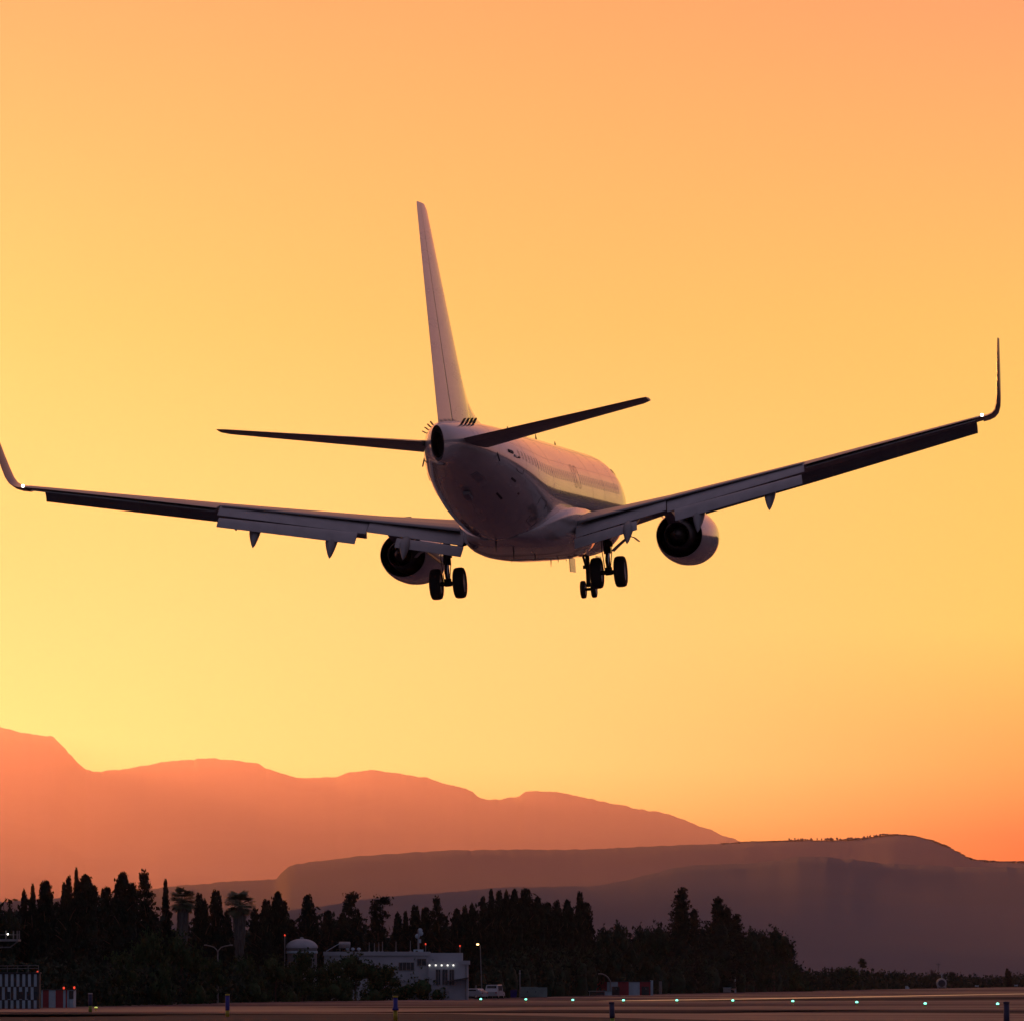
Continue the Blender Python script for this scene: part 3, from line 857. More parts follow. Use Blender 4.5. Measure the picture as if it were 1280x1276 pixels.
def broad_mesh(seed, m, lobes=16, gap=.0, flat=1.0, leaf=.30, per=34):
    """rounded irregular crown about 8 m wide and 8 m tall, base at z=0"""
    L = Leaves(seed); r = L.r
    cs = []
    for _ in range(lobes):
        a = r.uniform(0, 6.28); h = r.random(); rad = 3.1 * math.sqrt(r.random()) * (1 - .45 * h)
        cs.append((rad * math.cos(a), rad * math.sin(a), (1.2 + 5.4 * h) * flat, r.uniform(.8, 1.5)))
    cs.append((r.uniform(-.6, .6), 0, 6.6 * flat, 1.1))
    for (x, y, z, q) in cs:
        L.core([(z - q * .6, q * .25), (z - q * .25, q * .58), (z + q * .2, q * .55), (z + q * .55, q * .2)], x, y, 7, .25)
        for _ in range(per):
            d = Vector((r.gauss(0, 1), r.gauss(0, 1), r.gauss(0, 1))).normalized() * q * r.uniform(.65, 1.08)
            L.clump((x + d.x, y + d.y, z + d.z * .85), leaf, 5, .3, .6)
        for _ in range(3):    # stray twigs that break the outline
            d = Vector((r.gauss(0, 1), r.gauss(0, 1), abs(r.gauss(0, 1)))).normalized() * q * r.uniform(1.1, 1.45)
            L.clump((x + d.x, y + d.y, z + d.z), leaf * .8, 5, .6, .5)
    return L.mesh('broadleaf_crown', m)


def pine_mesh(seed, tiers=17, droop=.25, wide=2.6):
    """tiered conifer 12 m tall with separate boughs"""
    L = Leaves(seed); r = L.r; H = 12.0
    for k in range(tiers):
        t = .12 + .86 * k / (tiers - 1); z = H * t; rad = wide * (1 - t) ** .75 * r.uniform(.75, 1.15) + .15
        nb = max(4, int(9 * (1 - t) + 4))
        for j in range(nb):
            a = 2 * math.pi * j / nb + r.uniform(-.4, .4); rr = rad * r.uniform(.7, 1.15)
            for q in range(8):
                u = (q + 1) / 8
                L.clump((math.cos(a) * rr * u, math.sin(a) * rr * u, z - droop * rr * u * .6 + .35 * u * u + r.uniform(-.15, .15)), .30 * (1.25 - .5 * u), 5, .5, .5)
        L.core([(z - .9, rad * .55), (z, rad * .5), (z + .7, rad * .35)], 0, 0, 8, .3)
    for _ in range(8): L.clump((r.gauss(0, .06), r.gauss(0, .06), H * r.uniform(.95, 1.0)), .28, 3, 2.0, .3)
    return L.mesh('conifer_crown', M['leaf_dark'])


def open_pine_mesh(seed):
    """irregular old conifer: stacked clumps with gaps between"""
    L = Leaves(seed); r = L.r; H = 12.0
    lean = r.uniform(-.5, .8)
    for k in range(13):
        t = .15 + .82 * k / 12; z = H * t
        for _ in range(3):
            a = r.uniform(0, 6.28); rad = (1.7 - .9 * t) * r.uniform(.3, 1.1); q = r.uniform(.5, .95) * (1.15 - .4 * t)
            x, y = math.cos(a) * rad + lean * t * t, math.sin(a) * rad
            L.core([(z - q * .5, q * .2), (z - q * .1, q * .55), (z + q * .3, q * .4)], x, y, 7, .3)
            for _ in range(20):
                d = Vector((r.gauss(0, 1), r.gauss(0, 1), r.gauss(0, 1))).normalized() * q * r.uniform(.7, 1.15)
                L.clump((x + d.x, y + d.y, z + d.z * .7), .28, 4, .4, .5)
    return L.mesh('conifer_crown', M['leaf_dark'])


CY = [cypress_mesh(11, 1.0, .18), cypress_mesh(12, .8, .30), cypress_mesh(13, 1.25, .22), cypress_mesh(14, .62, .28), cypress_mesh(15, .9, .35, 3), cypress_mesh(16, .75, .40, 4)]
OP = [open_pine_mesh(31), open_pine_mesh(32), open_pine_mesh(33)]
PI = [pine_mesh(41), pine_mesh(42, 15, .35, 2.9), pine_mesh(43, 16, .2, 2.3)]
BR = [broad_mesh(51, M['leaf_mid']), broad_mesh(52, M['leaf_mid'], 13), broad_mesh(53, M['leaf_mid'], 20, leaf=.27)]
SH = [broad_mesh(61, M['leaf_green'], 14, flat=.8), broad_mesh(62, M['leaf_green'], 18, flat=.7), broad_mesh(63, M['leaf_green'], 12, flat=.9)]


def trunk_mesh(h, r0, seed):
    r = random.Random(seed); mb = MB()
    mb.tube([(0, 0, -.3), (r.uniform(-.1, .1), 0, h * .3), (r.uniform(-.15, .15), r.uniform(-.1, .1), h * .65), (0, 0, h)], [r0 * 1.3, r0, r0 * .7, r0 * .25], 8)
    for k in range(5):
        z = h * (.35 + .1 * k); a = r.uniform(0, 6.28); l = h * .22
        mb.tube([(0, 0, z), (math.cos(a) * l * .5, math.sin(a) * l * .5, z + l * .35), (math.cos(a) * l, math.sin(a) * l, z + l * .6)], [r0 * .4, r0 * .25, r0 * .08], 6)
    o = mb.build('trunk', M['bark']); me = o.data; bpy.data.objects.remove(o); return me


TK = [trunk_mesh(10.5, .22, 1), trunk_mesh(5.6, .26, 2), trunk_mesh(2.2, .12, 3)]
tree_rng = random.Random(99)


def plant(name, cat, group, label, px, top, wpx, depth, mesh, mh, mw, tk, sink=0.0):
    """put one tree on the ground behind the pavement edge; top and width are read in the photo"""
    Y = edge_Y(px) + depth
    P = at(px, top, Y); H = P.z; w = wpx * Y / LENS_PX
    root = empty(name, (P.x, Y, 0), tree_rng.uniform(-.35, .35))
    tag(root, label, cat, group)
    crown = bpy.data.objects.new('crown', mesh); col.objects.link(crown); crown.parent = root
    crown.scale = (w / mw, w / mw, (H - sink) / mh); crown.location = (0, 0, sink)
    t = bpy.data.objects.new('trunk', TK[tk]); col.objects.link(t); t.parent = root
    th = (10.5, 5.6, 2.2)[tk]
    t.scale = (1, 1, H * .86 / th) if tk == 0 else (w / mw, w / mw, (sink + (H - sink) * .7) / th)
    return root


G_CY = 'dark cypresses and conifers lining the airfield'
# (photo x, top y, width, extra depth, mesh, label)
CYP = [
    (30, 1113, 13, 60, CY[0], 'thin dark cypress standing alone just right of the rounded tree at the left edge'),
    (41, 1107, 14, 55, CY[2], 'thin sharp cypress squeezed beside a broader ragged one near the left edge'),
    (57, 1101, 23, 50, CY[5], 'ragged broad cypress with a stepped top, third spire from the left edge'),
    (80, 1105, 15, 58, CY[2], 'low slim cypress on the left shoulder of the tallest spire group'),
    (86, 1096, 13, 52, CY[1], 'slim cypress just left of the tallest needle spire'),
    (95.5, 1087, 13, 62, CY[2], 'tallest needle-thin cypress spire in the left part of the row'),
    (107, 1094, 32, 45, CY[4], 'wide full cypress with several tips right of the needle spire'),
    (71, 1128, 16, 70, CY[1], 'short cypress half hidden in the dip left of the tall spire group'),
    (133, 1109, 22, 66, CY[5], 'short bushy cypress in the gap between two big full ones'),
    (153, 1091, 30, 48, CY[4], 'big full cypress with a rounded crown top left of the leaning conifer'),
    (207, 1101, 14, 56, CY[2], 'slender pointed cypress just left of the first palm'),
    (249, 1117, 14, 60, CY[3], 'small blunt cypress with a knobbly round head right of the first palm'),
    (256, 1125, 14, 54, CY[0], 'short narrow cypress left of the smooth column between the palms'),
    (270, 1113, 18, 50, CY[3], 'smooth bullet-shaped cypress midway between the two palms'),
    (284, 1138, 14, 62, CY[1], 'low ragged cypress touching the left side of the second palm'),
    (318, 1136, 15, 58, CY[2], 'low dark cypress directly right of the second palm'),
    (333, 1125, 17, 50, CY[3], 'blunt column cypress left of the spiky many-tipped one'),
    (347, 1115, 22, 46, CY[4], 'spiky cypress with several needle tips above the domed roof'),
    (363, 1149, 20, 64, CY[5], 'low bushy conifer behind the domed roof'),
    (385, 1119, 22, 52, CY[1], 'tall free-standing column cypress right above the dome'),
    (396, 1146, 10, 58, CY[2], 'tiny sharp cypress tucked against the free-standing column above the dome'),
    (410, 1138, 18, 60, CY[5], 'low cypress with a notched top above the left end of the white building'),
    (428, 1141, 20, 66, CY[4], 'low wide cypress above the rooftop tank of the white building'),
    (497, 1141, 16, 56, CY[0], 'narrow cypress left of a twin above the middle of the white building'),
    (507, 1140, 14, 60, CY[2], 'narrow cypress right of its twin above the middle of the white building'),
    (519, 1132, 15, 52, CY[3], 'slim cypress behind the rooftop antenna mast'),
    (532, 1134, 17, 64, CY[5], 'ragged cypress above the end wall with the row of lamps'),
    (571, 1136, 18, 58, CY[4], 'lower dark cypress filling the dip above the right end of the white building'),
    (581, 1133, 13, 54, CY[1], 'small cypress just right of the white building end wall'),
    (590, 1130, 15, 60, CY[0], 'small sharp cypress above the warm street lamp'),
    (604, 1122, 18, 56, CY[2], 'cypress rising step by step towards the dense middle clump'),
    (614, 1113, 15, 52, CY[2], 'sharp cypress at the left end of the dense middle clump'),
    (624, 1114, 15, 58, CY[1], 'second spire inside the dense middle clump'),
    (633, 1114, 14, 50, CY[0], 'third spire inside the dense middle clump'),
    (643, 1112, 18, 56, CY[4], 'many-tipped cypress in the dense middle clump'),
    (657, 1111, 22, 48, CY[5], 'broad ragged cypress at the top of the dense middle clump'),
    (672, 1121, 18, 54, CY[4], 'cypress on the falling right side of the dense middle clump'),
    (684, 1128, 20, 60, CY[5], 'wide low cypress between the dense clump and the bent one'),
    (696, 1126, 16, 52, CY[1], 'ragged cypress left of the narrow post-like one'),
    (709, 1125, 18, 50, CY[4], 'full cypress pressed against the narrow post-like one'),
    (725, 1115, 12, 46, CY[3], 'narrow post-like cypress with a bent branch at the right end of the clump'),
    (732, 1128, 20, 54, CY[5], 'ragged cypress with boughs sticking out to the right at the end of the clump'),
    (1031, 1208, 6, 30, CY[2], 'tiny pointed cypress left of the round-headed tree in the low far hedge'),
    (1040, 1208, 5, 30, CY[0], 'tiny thin cypress closest to the round-headed tree in the low far hedge'),
    (1259, 1210, 7, 20, CY[3], 'small twin-tipped cypress in the low hedge at the far right'),
    (1262, 1213, 6, 24, CY[1], 'small blunt cypress hugging the twin-tipped one at the far right'),
]
for (px, top, w, dp, me_, lb) in CYP:
    plant('cypress_tree', 'cypress', G_CY, lb, px, top, w * (1.45 if w > 8 else 1), dp, me_, 12.0, 3.1, 0)
for (px, top, w, dp, me_, lb) in [
    (184, 1090, 27, 50, OP[0], 'open irregular conifer with a crooked top left of the first palm'),
    (446, 1117, 29, 52, OP[1], 'open conifer with a bushy flat head above the white building roof'),
    (472, 1122, 30, 56, OP[2], 'irregular conifer with clumped boughs right of the flat-headed one'),
    (549, 1122, 20, 58, OP[0], 'knobbly conifer above the lamps of the white building'),
    (852, 1113, 58, 30, PI[0], 'tiered conifer with a single sharp top, tallest on the right side'),
    (868, 1139, 38, 36, PI[2], 'small conifer wedged between the two tall tiered ones on the right'),
    (898, 1124, 60, 28, PI[1], 'broad tiered conifer, second tallest on the right side'),
    (909, 1137, 44, 34, PI[2], 'short tiered conifer on the right flank of the broad one'),
    (920, 1145, 48, 30, PI[0], 'lowest tiered conifer sloping down towards the round broadleaf trees'),
]:
    plant('conifer_tree', 'conifer', G_CY, lb, px, top, w, dp, me_, 12.0, 2.9 if me_ in OP else 4.2, 0)
G_BR = 'broadleaf trees among the conifers'
for (px, top, w, dp, me_, lb) in [
    (10, 1122, 34, 60, BR[0], 'rounded dark broadleaf tree cut by the left edge of the view'),
    (754, 1156, 36, 34, BR[1], 'low broadleaf tree right of the last cypress clump'),
    (776, 1147, 40, 30, BR[2], 'loose broadleaf tree with sky showing through, left of two alike'),
    (800, 1154, 34, 36, BR[1], 'loose broadleaf tree in the middle of the airy clump'),
    (821, 1149, 38, 30, BR[0], 'loose broadleaf tree beside the tallest tiered conifer'),
    (944, 1155, 40, 26, BR[2], 'rounded broadleaf tree right of the tiered conifers'),
    (966, 1154, 48, 22, BR[0], 'large round broadleaf tree ending the tall tree row on the right'),
    (984, 1178, 30, 26, BR[1], 'small broadleaf tree at the foot of the last round one'),
]:
    plant('broadleaf_tree', 'tree', G_BR, lb, px, top, w * 1.25, dp, me_, 8.0, 7.2, 1, .4)
t_ = plant('broadleaf_tree', 'tree', G_BR, 'lone round-headed tree sticking up on a thin trunk above the far hedge', 1078, 1196, 15, 40, BR[2], 8.2, 7.6, 1, 6.0)
plant('broadleaf_tree', 'tree', G_BR, 'small round tree in the far hedge right of the pale rounded vehicle', 1189, 1213, 22, 40, BR[1], 8.2, 7.6, 1, .6)

# shrubs
for (px, top, w, dp, me_, lb) in [
    (150, 1188, 60, 14, SH[0], 'dull green bush left of the tall leafy bush under the cypresses'),
    (184, 1165, 60, 18, SH[1], 'tall leafy green bush below the leaning conifer'),
    (226, 1172, 62, 16, SH[2], 'broad green bush under the first palm'),
    (262, 1196, 56, 12, SH[0], 'dark bush at the foot of the double-arm street lamp'),
    (306, 1196, 56, 15, SH[1], 'wide green bush under the second palm'),
    (345, 1199, 54, 10, SH[2], 'dark bush left of the domed building front'),
    (378, 1186, 52, 12, SH[0], 'leafy bush covering the wall under the dome'),
    (412, 1200, 57, 8, SH[1], 'low bush at the left corner of the white building'),
    (445, 1196, 70, 8, SH[2], 'bush with an uneven top in front of the long white wall'),
    (482, 1205, 55, 7, SH[0], 'low bush midway along the white wall'),
    (519, 1193, 77, 6, SH[1], 'largest bush before the white building, reaching up to its windows'),
    (545, 1216, 37, 5, SH[2], 'small bush beside the doorway bays of the white building'),
    (568, 1233, 32, 4, SH[0], 'little round bush at the foot of the end wall'),
    (990, 1213, 44, 8, SH[1], 'rounded greyish bush at the foot of the last tall tree'),
    (1056, 1208, 54, 30, SH[0], 'long low bush mound left of the lone round-headed tree'),
]:
    plant('leafy_bush', 'bush', 'green bushes along the pavement edge', lb, px, top, w * 1.15, dp, me_, 6.4 if me_ is not SH[1] else 5.7, 7.0, 2, -1.1)


# palms with skirts of dead fronds
def palm(px, top, w, dp, seed, label):
    Y = edge_Y(px) + dp; P = at(px, top, Y); H = P.z; R_ = w * 1.18 * Y / LENS_PX / 2
    r = random.Random(seed)
    root = empty('palm_tree', (P.x, Y, 0)); tag(root, label, 'palm', 'fan palms in the tree row')
    hc = H - R_ * .85
    MB().tube([(0, 0, -.3), (.05, 0, hc * .5), (0, 0, hc)], [.34, .26, .24], 10).build('trunk', M['bark'], root)
    rings = []
    for (f, q) in ((.42, .30), (.50, .46), (.62, .58), (.76, .70), (.88, .76), (.97, .25)):
        rings.append([(math.cos(2 * math.pi * k / 14) * q * R_ * .52 * r.uniform(.85, 1.12), math.sin(2 * math.pi * k / 14) * q * R_ * .52 * r.uniform(.85, 1.12), hc * f + r.uniform(-.12, .12)) for k in range(14)])
    sk = MB().loft(rings)
    for _ in range(160):
        a = r.uniform(0, 6.28); f = r.uniform(.45, 1.0); q = np.interp(f, [.42, .5, .62, .76, .9, 1.0], [.2, .40, .56, .68, .74, .6]) * R_ * .56
        p = Vector((math.cos(a) * q, math.sin(a) * q, hc * f)); d = Vector((math.cos(a) * .10, math.sin(a) * .10, -.75)); b = Vector((-math.sin(a), math.cos(a), 0)) * .10
        sk.add([p - b, p + b, p + d + b * .2, p + d - b * .2], [(0, 1, 2, 3)])
    sk.build('frond_skirt', M['palm_skirt'], root)
    cr = MB()
    for k in range(72):
        a = r.uniform(0, 6.28); e = math.asin(r.uniform(-.82, .97))
        st = R_ * r.uniform(.42, .70)
        d = Vector((math.cos(a) * math.cos(e), math.sin(a) * math.cos(e), math.sin(e)))
        o = Vector((0, 0, hc)); tip = o + d * st
        cr.tube([o, tip], [.03, .02], 4)
        side = d.cross(Vector((0, 0, 1))); side = side.normalized() if side.length > .05 else Vector((1, 0, 0))
        nrm = side.cross(d)
        for j in range(11):               # fan of leaflets
            an = (j - 5) * .26
            ld = (d * math.cos(an) + side * math.sin(an)).normalized()
            ln = R_ * r.uniform(.40, .62)
            mid = tip + ld * ln * .6 + nrm * .03; end = tip + ld * ln - Vector((0, 0, .16 * ln))
            wv = ld.cross(nrm).normalized() * .085
            cr.add([tip, mid - wv, end, mid + wv], [(0, 1, 2, 3)])
    cr.build('crown', M['palm_leaf'], root, fix=False)


palm(228.5, 1110, 30, 44, 5, 'fan palm with a skirt of dead fronds, left of the two palms')
palm(299.5, 1114, 33, 42, 9, 'fan palm with a grey skirt standing above the double-arm street lamp')

# the undergrowth and the wood behind: one mass that nobody could count
L = Leaves(77); r = L.r
WX = [-60, 60, 120, 200, 218, 245, 290, 325, 375, 430, 480, 493, 512, 540, 565, 600, 640, 720, 737, 755, 830, 850, 930, 960, 985, 1010]
WY = [1138, 1140, 1138, 1138, 1162, 1158, 1165, 1143, 1155, 1154, 1157, 1167, 1162, 1148, 1153, 1136, 1126, 1136, 1164, 1168, 1160, 1152, 1160, 1175, 1195, 1215]
for i in range(2600):
    px = r.uniform(-60, 1010)
    tp = np.interp(px, WX, WY)
    Y = edge_Y(px) + r.uniform(62, 100)
    zt = at(px, tp + abs(r.gauss(0, 9)), Y).z
    z = zt * (1 - r.random() ** 1.6 * .97)
    L.clump((at(px, 1200, Y).x, Y, z), .75, 7, .5, .9)
for k in range(90):                        # solid heart of the wood
    px = -80 + k * 12
    tp = np.interp(px, WX, WY) + 9
    Y = edge_Y(px) + 82; P = at(px, tp, Y); q = 15 * Y / LENS_PX
    L.core([(-.2, q * .8), (P.z * .4, q), (P.z * .75, q * .8), (P.z * .97, q * .3)], P.x, Y, 9, .25)
wood = L.mb.build('woodland', M['leaf_dark'], None, fix=False)
tag(wood, kind='stuff')
L = Leaves(78); r = L.r
for i in range(4200):                      # low dark growth along the edge
    px = r.uniform(-60, 1330) if i % 3 else r.uniform(960, 1330)
    if 395 < px < 600: continue
    tp = np.interp(px, [-60, 100, 250, 400, 600, 650, 700, 830, 960, 1000, 1060, 1110, 1150, 1180, 1215, 1240, 1265, 1330], [1205, 1205, 1212, 1216, 1200, 1190, 1185, 1196, 1196, 1217, 1214, 1215, 1219, 1218, 1220, 1221, 1219, 1217])
    if 640 < px < 840: dlo, dhi = 26, 34
    elif px < 110: dlo, dhi = 18, 30
    elif px > 1000: dlo, dhi = 5, 45
    else: dlo, dhi = 9, 26
    Y = edge_Y(px) + r.uniform(dlo, dhi)
    zt = at(px, tp + abs(r.gauss(0, 2.5)), Y).z
    L.clump((at(px, 1200, Y).x, Y, max(.25, zt * (1 - r.random() ** 1.4 * .96))), .5 if px < 1000 else .7, 6, .5, .9)
for k in range(96):
    px = -70 + k * 15
    if 395 < px < 600: continue
    tp = np.interp(px, [-60, 100, 250, 400, 600, 650, 700, 830, 960, 1000, 1060, 1110, 1150, 1180, 1215, 1240, 1265, 1330], [1213, 1213, 1220, 1222, 1208, 1198, 1193, 1204, 1204, 1222, 1219, 1220, 1223, 1223, 1224, 1225, 1223, 1222])
    Y = edge_Y(px) + (37 if 640 < px < 840 else 30 if px < 110 else 27 if px < 1000 else 40); P = at(px, tp + r.uniform(0, 7), Y); q = r.uniform(7, 11) * Y / LENS_PX; P.x += r.uniform(-.6, .6)
    L.core([(-.2, q * .9), (P.z * .5, q), (P.z * .85, q * .7), (P.z, q * .25)], P.x, Y, 9, .3)
tag(L.mb.build('undergrowth', M['leaf_mid'], None, fix=False), kind='stuff')
# woods outside the view on the right; the aircraft's side mirrors them
L = Leaves(79); r = L.r
for i in range(1400):
    a = r.uniform(9, 45); D = 2800 + r.uniform(-500, 60) * r.random()
    if i % 5 == 0: D = r.uniform(1500, 2700)
    x, y = math.sin(R(a)) * D, math.cos(R(a)) * D; z0 = right_hill(a, D); h = r.uniform(7, 20); q = r.uniform(4, 8)
    L.core([(z0 - 6, q * .7), (z0 + h * .5, q), (z0 + h * .8, q * .6), (z0 + h, q * .12)], x, y, 7, .35)
tag(L.mb.build('distant_wood', M['leaf_dark'], None, fix=False), kind='stuff')
# pine wood along the crest of the hill
L = Leaves(80); r = L.r
for i in range(1300):
    px = r.uniform(900, 1310) if i % 3 else r.uniform(960, 1225)
    for (a, ya), (b, yb) in zip(B, B[1:]):
        if px <= b:
            t = (px - a) / (b - a); py = ya + (yb - ya) * (t * t * (3 - 2 * t) * .5 + t * .5); break
    D = 9500 + r.uniform(-15, 30)
    z = D * (HORIZON - py) / LENS_PX + CAM_H
    dense = noise.noise(Vector((px * .035, 3.3, 0))) + .25
    h = max(.2, r.uniform(.1, 2.6) * (.6 + dense) * (1 if px > 900 else .3)); q = r.uniform(1.5, 4.5)
    if 985 < px < 1110 and i % 5 == 0: h = r.uniform(2.0, 5.5); q = r.uniform(.9, 2.2)
    x = D * (px - 640) / LENS_PX
    L.core([(z - 2.5, q * .3), (z + h * .25, q * .3), (z + h * .5, q), (z + h * .85, q * .7), (z + h, q * .2)], x, D, 6, .5)
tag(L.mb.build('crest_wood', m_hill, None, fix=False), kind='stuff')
# ---- buildings, lamps, vehicles and markers
def wbox(mb, x0, x1, z0, z1, y0, y1, mi=0):
    """box from world extents"""
    return mb.box(((x0 + x1) / 2, (y0 + y1) / 2, (z0 + z1) / 2), (x1 - x0, y1 - y0, z1 - z0), mi)


class Site:
    """turns photo pixels into local metres for a thing standing at distance Y"""
    def __init__(self, px, Y): self.Y = Y; self.k = Y / LENS_PX; self.x0 = at(px, 1240, Y).x; self.px = px
    def x(self, px): return at(px, 1240, self.Y).x - self.x0
    def z(self, py): return at(self.px, py, self.Y).z
    def root(self, name): return empty(name, (self.x0, self.Y, 0))


def framed_window(parent, x0, x1, z0, z1, y, bars=1):
    t = .07; mb = MB()
    wbox(mb, x0, x1, z1 - t, z1, y - .06, y + .1); wbox(mb, x0, x1, z0, z0 + t, y - .06, y + .1)
    wbox(mb, x0, x0 + t, z0 + t, z1 - t, y - .06, y + .1); wbox(mb, x1 - t, x1, z0 + t, z1 - t, y - .06, y + .1)
    for b in range(bars):
        xb = x0 + (x1 - x0) * (b + 1) / (bars + 1); wbox(mb, xb - .025, xb + .025, z0 + t, z1 - t, y - .05, y + .05)
    w = mb.build('window', M['grey_metal'], parent)
    wbox(MB(), x0 + t * .6, x1 - t * .6, z0 + t * .6, z1 - t * .6, y - .015, y + .06).build('pane', M['window_dark'], w)
    return w


# white flat-roofed building
S = Site(405, edge_Y(500) + 14)
b_ = S.root('flat_roof_building')
tag(b_, 'long flat-roofed building with five lit lamps on its end wall, half hidden by bushes', 'building')
D = 9.0
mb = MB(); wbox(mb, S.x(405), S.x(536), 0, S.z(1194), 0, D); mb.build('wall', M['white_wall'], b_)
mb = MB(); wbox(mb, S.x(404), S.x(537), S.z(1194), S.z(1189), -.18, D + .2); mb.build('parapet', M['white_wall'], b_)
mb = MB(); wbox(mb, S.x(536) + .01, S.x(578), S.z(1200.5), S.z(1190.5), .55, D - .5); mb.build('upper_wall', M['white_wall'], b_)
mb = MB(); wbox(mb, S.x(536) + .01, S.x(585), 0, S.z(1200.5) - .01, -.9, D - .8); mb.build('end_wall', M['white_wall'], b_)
mb = MB(); wbox(mb, S.x(577), S.x(587), S.z(1205), S.z(1200.2), -1.1, D - .7); mb.build('roof_edge', M['white_wall'], b_)
framed_window(b_, S.x(498), S.x(518), S.z(1213), S.z(1202), 0, 3)
framed_window(b_, S.x(521), S.x(533), S.z(1207), S.z(1197.5), 0, 1)
framed_window(b_, S.x(439), S.x(452), S.z(1208), S.z(1199), 0, 1)
for a, c in ((544.5, 551), (552.5, 560), (561.5, 568)):
    framed_window(b_, S.x(a), S.x(c), S.z(1231), S.z(1211), -.9, 1)
mb = MB(); wbox(mb, S.x(549), S.x(555), 0, S.z(1234), -.97, -.86); mb.build('door', M['cabinet'], b_)
MB().tube([(S.x(582.6), -1.0, 0), (S.x(582.6), -1.0, S.z(1204))], .07, 8).build('drainpipe', M['grey_metal'], b_)
mb = MB(); mb.box((S.x(572), -1.9, S.z(1224)), (S.x(587) - S.x(559), 1.9, .16), 0, Matrix.Rotation(R(-9), 3, 'Y')); mb.build('canopy', M['dark_panel'], b_)
for px in (536.8, 544.6, 552, 559.4, 566.6):
    lm = MB().lathe([(-.13, .02), (-.10, .08), (0, .12), (.10, .08), (.13, .02)], (S.x(px) + .02, -1.06, S.z(1206)), n=14).build('wall_lamp', M['wall_lamp'], b_)
    MB().box((S.x(px) + .02, -.945, S.z(1206) + .17), (.2, .09, .07)).build('lamp_bracket', M['grey_metal'], lm)
ROOF = S.z(1189)
# things on the roof
def on_roof(name, px, label, cat, group=None, y=2.0):
    r_ = empty(name, (at(px, 1190, S.Y + y).x, S.Y + y, ROOF)); tag(r_, label, cat, group); return r_


w_ = on_roof('water_heater', 426, 'rooftop water tank with a tilted panel on the left end of the white building', 'water tank')
MB().lathe([(-.75, .02), (-.75, .36), (-.68, .42), (.68, .42), (.75, .36), (.75, .02)], (.5, 0, .9), 'X', 20).build('tank', M['grey_metal'], w_)
fr = MB().box((0, 0, 0), (2.1, 1.2, .07), 0, None); pn = fr.build('panel', M['white_panel'], w_); pn.rotation_euler = (0, R(-30), 0); pn.location = (-1.0, -.2, .60)
MB().tube([(-.1, -.3, 0), (-.1, -.3, .9)], .04).tube([(1.1, -.3, 0), (1.1, -.3, .9)], .04).tube([(1.1, .3, 0), (1.1, .3, .9)], .04).build('stand', M['grey_metal'], w_)
for px, lb in ((434.5, 'ball-topped roof vent right beside the rooftop water tank'), (441, 'middle ball-topped roof vent of three'), (448.5, 'ball-topped roof vent farthest from the rooftop water tank')):
    v_ = on_roof('roof_vent', px, lb, 'vent', 'ball roof vents')
    MB().tube([(0, 0, 0), (0, 0, .25)], .12, 10).build('pipe', M['grey_metal'], v_)
    MB().lathe([(.18, .02), (.22, .2), (.36, .27), (.5, .2), (.56, .02)], (0, 0, 0), 'Z', 14).build('cowl', M['white_panel'], v_)
for px, top, lb in ((461.5, 1177, 'thin roof aerial, leftmost of the rods on the white building'), (468, 1178, 'thin roof aerial second from the left in a close row of rods'), (473.5, 1177, 'thin roof aerial third from the left in a close row of rods'), (478, 1176, 'thin roof aerial ending the close row of rods on its right'), (495, 1176, 'single thin roof aerial above the window of the white building'), (513, 1175, 'thin roof aerial just left of the tall antenna mast')):
    a_ = on_roof('roof_aerial', px, lb, 'aerial', 'thin roof aerials', 3.0)
    MB().tube([(0, 0, 0), (0, 0, S.z(top) - ROOF)], [.045, .03], 6).build('rod', M['grey_metal'], a_)
    MB().box((0, 0, .06), (.3, .3, .12)).build('foot', M['grey_metal'], a_)
m_ = on_roof('antenna_mast', 523, 'tall antenna mast with stacked dishes and boxes on the white building roof', 'antenna')
h = S.z(1161) - ROOF
MB().tube([(0, 0, 0), (0, 0, h)], [.13, .09], 8).build('mast', M['grey_metal'], m_)
MB().box((0, 0, .15), (1.3, .8, .3)).build('foot', M['white_panel'], m_)
for zz, xx in ((.95, .22), (.82, .32), (.70, -.12)):
    MB().lathe([(0, .02), (.05, .26), (.12, .32), (.14, .3), (.06, .05)], (xx, -.1, h * zz), 'Y', 14).build('dish', M['white_panel'], m_)
MB().box((.2, -.1, h * .48), (.3, .25, .5)).build('antenna_box', M['white_panel'], m_)


def red_light(px, py, Y, base, label):
    p = at(px, py, Y); r_ = empty('obstruction_light', (p.x, Y, base)); tag(r_, label, 'warning light', 'red warning lights')
    MB().tube([(0, 0, 0), (0, 0, p.z - base - .12)], .05, 8).build('pole', M['pole_grey'], r_)
    MB().lathe([(-.12, .03), (-.10, .08), (.03, .10), (.10, .07), (.12, .02)], (0, 0, p.z - base), 'Z', 12).build('lamp', M['red_lamp'], r_)


red_light(532, 1179.5, S.Y + 1.5, ROOF, 'red warning light on a pole beside the tall antenna mast')
red_light(575, 1181.8, S.Y + 2.5, S.z(1190.5), 'red warning light above the end wall of the white building')

